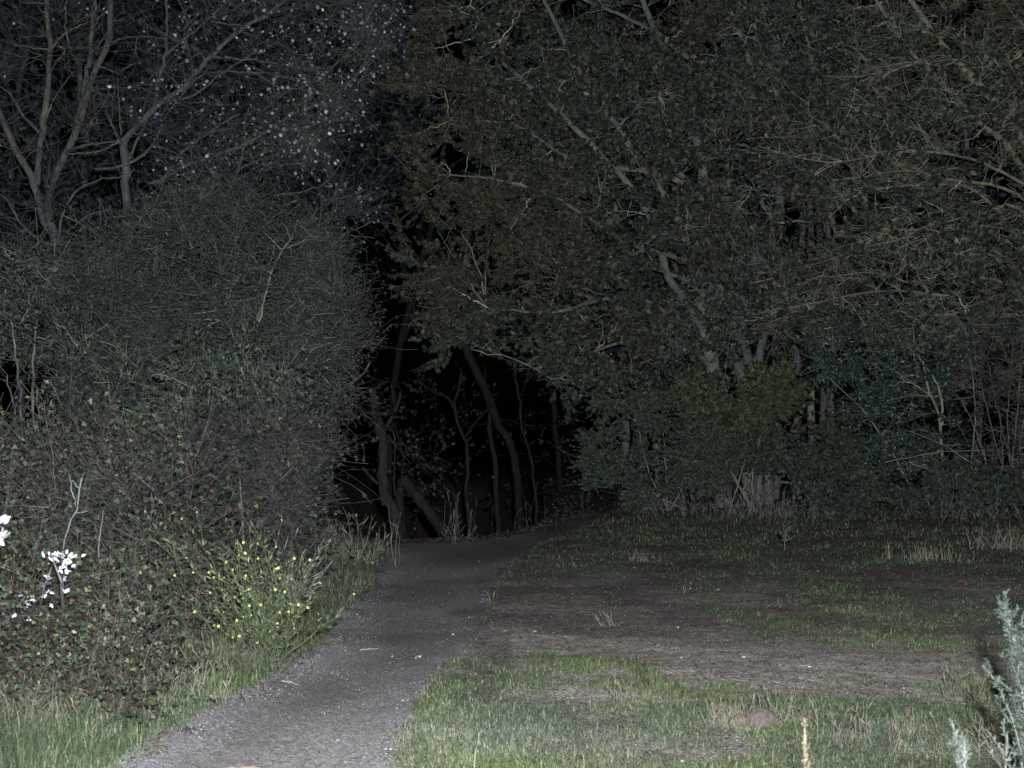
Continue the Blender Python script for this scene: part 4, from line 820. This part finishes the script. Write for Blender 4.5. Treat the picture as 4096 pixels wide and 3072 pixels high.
for k, i in enumerate(sel):
    loc = tip[i]
    if first is None:
        first = build("flower", fv, np.array(ff), M_petal, None, np.broadcast_to(np.array((.66, .66, .20)), (len(fv), 3))); o = first
    else: o = first.copy(); C.objects.link(o)
    o.parent = root; o.matrix_parent_inverse.identity(); o.location = [float(a - b) for a, b in zip(loc, root.location)]
    s = float(R.uniform(.5, 1.0)); o.scale = (s, s, s); o.rotation_euler = (float(R.normal() * .5), float(R.uniform(0, 6)), float(R.normal() * .5))

# ---------------------------------------------------------------- dead branches, sticks, stones
def stick(name, lab, cat, group, pls, r, col, rb=None):
    root_p = np.asarray(pls[0][0]); bag = Bag()
    for j, pl in enumerate(pls):
        p = resample(np.array(pl), 14); p[1:-1] += R.normal(size=(12, 3)) * r * .5; rad = np.linspace(r, rb or r * .5, 14) * (.6 if j else 1)
        v, f = tubes(p[None], rad[None], 6); bag.add(v, f, tubecol(p, rad, 6, col, (.34, .36, .26), .4))
    o = bag.build(name, M_bark, None, True); tag(o, lab, cat, group); return o
Pp = lambda L, Y: [tuple(P(a, b, Y)) for a, b in L]
stick("dead_branch", "pale lichened dead sapling forking above the brambles at the left", "branch", "pale dead stems in the brambles", [Pp([(240, 2420), (255, 2230), (270, 2120), (310, 2030), (318, 1950), (345, 1880)], 12), Pp([(310, 2035), (290, 1970), (275, 1900)], 12), Pp([(300, 2050), (350, 2045)], 12), Pp([(318, 1960), (290, 1920)], 12)], .010, (.24, .26, .24))
stick("dead_branch", "straight brown dead stalk standing right of the white leaf spray", "branch", "pale dead stems in the brambles", [Pp([(392, 2560), (393, 2300), (400, 2140), (412, 2040)], 11.5)], .009, (.19, .16, .15))
stick("dead_branch", "short pale forked stem above the tangled twigs, left of the hollow", "branch", "pale dead stems in the brambles", [Pp([(672, 2110), (685, 2050), (695, 2000), (690, 1970)], 15.5), Pp([(690, 2045), (760, 2010), (860, 1960)], 15.5)], .010, (.30, .30, .30))
stick("dead_branch", "pale branch with a fork rising from the brambles, left of the spindle leaves", "branch", "pale dead stems in the brambles", [Pp([(540, 1940), (600, 1860), (660, 1800), (680, 1740), (735, 1722)], 15), Pp([(655, 1800), (650, 1770), (632, 1758)], 15)], .009, (.27, .27, .22))
stick("dead_branch", "reddish bare branch slanting down through the dark bush at the left edge", "branch", "pale dead stems in the brambles", [Pp([(20, 1000), (80, 1110), (150, 1200), (200, 1270), (260, 1320), (305, 1370)], 21), Pp([(200, 1270), (175, 1262)], 21)], .020, (.10, .062, .058))
LB = (.20, .20, .14)
stick("dead_branch", "yellow lichened bare branch curving up through the top of the rounded twiggy bush", "branch", "lichened branches on the rounded bush", [Pp([(1035, 1290), (1060, 1190), (1085, 1090), (1130, 1000), (1178, 940), (1186, 895)], 20.9), Pp([(1130, 1000), (1090, 965), (1055, 930)], 20.9), Pp([(1085, 1095), (1040, 1060), (1000, 1015)], 20.9), Pp([(1135, 995), (1180, 980), (1225, 960)], 20.9), Pp([(1160, 960), (1150, 920), (1130, 890)], 20.9)], .013, LB)
stick("dead_branch", "short yellow lichened twig left of the curving branch on the rounded bush", "branch", "lichened branches on the rounded bush", [Pp([(900, 1220), (930, 1150), (965, 1090), (990, 1060)], 20.9), Pp([(940, 1140), (900, 1120), (850, 1150)], 20.9), Pp([(960, 1100), (980, 1130), (1020, 1120)], 20.9)], .009, LB)
stick("dead_branch", "pale grey forked branch at the middle right of the rounded bush", "branch", "lichened branches on the rounded bush", [Pp([(1150, 1560), (1210, 1470), (1250, 1400), (1330, 1370)], 20.9), Pp([(1220, 1455), (1290, 1450), (1350, 1420)], 20.9), Pp([(1160, 1310), (1140, 1250), (1200, 1200)], 20.9)], .010, (.16, .16, .15))
for k, (a, b, lab) in enumerate([((3900, 1860), (3620, 1720), "long thin bare pole leaning across the bushes at the far right"), ((3540, 1850), (3980, 1800), "long arching bare stem lying over the bramble mound")]):
    A = P(a[0], a[1], 35.4); B = P(b[0], b[1], 35.6); stick("dead_branch", lab, "branch", "bare poles in the right bushes", [[tuple(A), tuple((A + B) / 2 + np.array([0, 0, .1])), tuple(B)]], .014, (.22, .20, .19))
def gstick(lab, a, b, r, col):
    A = Gp(*a); B = Gp(*b); A[2] += r; B[2] += r; Mm = (A + B) / 2 + np.array([.01, .01, 0]); Mm[2] = H(Mm[0], Mm[1]) + r * 1.4
    stick("stick", lab, "stick", "sticks lying on the path", [[tuple(A), tuple(Mm), tuple(B)]], r, col)
SK = (.38, .32, .26)
gstick("longest pale stick at the left edge of the path, below the yellow flowers", (1253, 2528), (1350, 2563), .006, SK)
gstick("pale stick lying across the path, right of the longest one", (1442, 2587), (1512, 2581), .005, SK)
gstick("straw coloured stick on the gravel edge under the verge grass", (1128, 2722), (1205, 2734), .006, SK)
gstick("thin orange-brown stick on the path near the bottom edge", (900, 3058), (1040, 3054), .004, (.36, .26, .17))
gstick("short white wood chip in the middle of the path", (1662, 2623), (1684, 2617), .009, (.66, .62, .55))
def stone(lab, px, py, s, col, grp="pale stones"):
    import bmesh
    bm = bmesh.new(); bmesh.ops.create_icosphere(bm, subdivisions=2, radius=s)
    V_ = np.array([v.co[:] for v in bm.verts]); F_ = np.array([[v.index for v in f.verts] for f in bm.faces]); bm.free()
    V_ = V_ * (1 + .5 * (noise(V_[:, 0] / s * 1.3 + px, V_[:, 1] / s * 1.3, V_[:, 2] / s * 1.3)[:, None] - .5)) * np.array([1.2, 1, .7])
    g = Gp(px, py); V_ = V_ * .8 + g + np.array([0, 0, s * .2])
    o = build("stone", V_, F_, M_stone, None, np.broadcast_to(np.asarray(col, float) * .55, (len(V_), 3)), True); tag(o, lab, "stone", grp)
for a in [("round pale stone in the middle of the path", 1812, 2533, .016, (.68, .64, .62)), ("rounded whitish stone on the worn ground just right of the path", 2138, 2533, .018, (.55, .53, .55)),
          ("white stone on the bare soil, right of the small spiky tuft", 2712, 2510, .014, (.75, .73, .70)), ("largest white stone in the worn soil band", 2976, 2635, .018, (.80, .78, .75)),
          ("bright white flake on the brown patch at the meadow's centre", 2873, 2360, .016, (.8, .8, .8)), ("white stone on the path's gravelly left edge near the bottom", 625, 2932, .012, (.75, .78, .82)),
          ("small white pebble on the path's left edge beside the verge grass", 1428, 2459, .012, (.7, .7, .75)), ("pale stone at the lower side of the worn soil band", 3238, 2679, .013, (.7, .66, .6)),
          ("small white stone in the far grass above the worn ground", 2762, 2355, .015, (.8, .78, .76)), ("tiny white pebble in the grassy strip at the right", 3730, 2427, .010, (.8, .8, .8))]: stone(*a)
# russet leaf and molehill
g = Gp(3850, 2345); v, f, c = leaves(np.array([g + np.array([-.06, 0, .04])]), np.array([[1., 0, .1]]), np.array([[0, -.6, .8]]), np.array([.12]), 'oval', np.array([(.17, .045, .022)]), 1.0)
tag(build("fallen_leaf", v, f, M_leaf, None, c), "single russet leaf lying in the grass at the right", "leaf")
g = G(3040, 2915); a_, r_ = np.meshgrid(np.linspace(0, 2 * np.pi, 60, endpoint=False), np.linspace(0, 1, 30))
mx = g[0] + r_ * .19 * np.cos(a_); my = g[1] + r_ * .19 * np.sin(a_); mz = H(mx, my) + .055 * (1 + np.cos(np.pi * r_)) - .006 + .02 * (fbm(mx * 14, my * 14, 0, 5, 2) - .5) * (1 - r_ ** 4)
id_ = np.arange(mx.size).reshape(mx.shape); q = id_[:-1]; q2 = np.roll(q, -1, 1); q3 = id_[1:]; q4 = np.roll(q3, -1, 1)
tag(build("molehill", np.stack([mx, my, mz], -1), np.stack([q, q2, q4, q3], -1).reshape(-1, 4), M_stone, None, np.broadcast_to(np.array((.12, .10, .09)), (mx.size, 3)), True), "small dark earth mound between two dry grass tufts", "molehill")
print("POLYS", sum(len(o.data.polygons) for o in C.objects if o.type == 'MESH'))
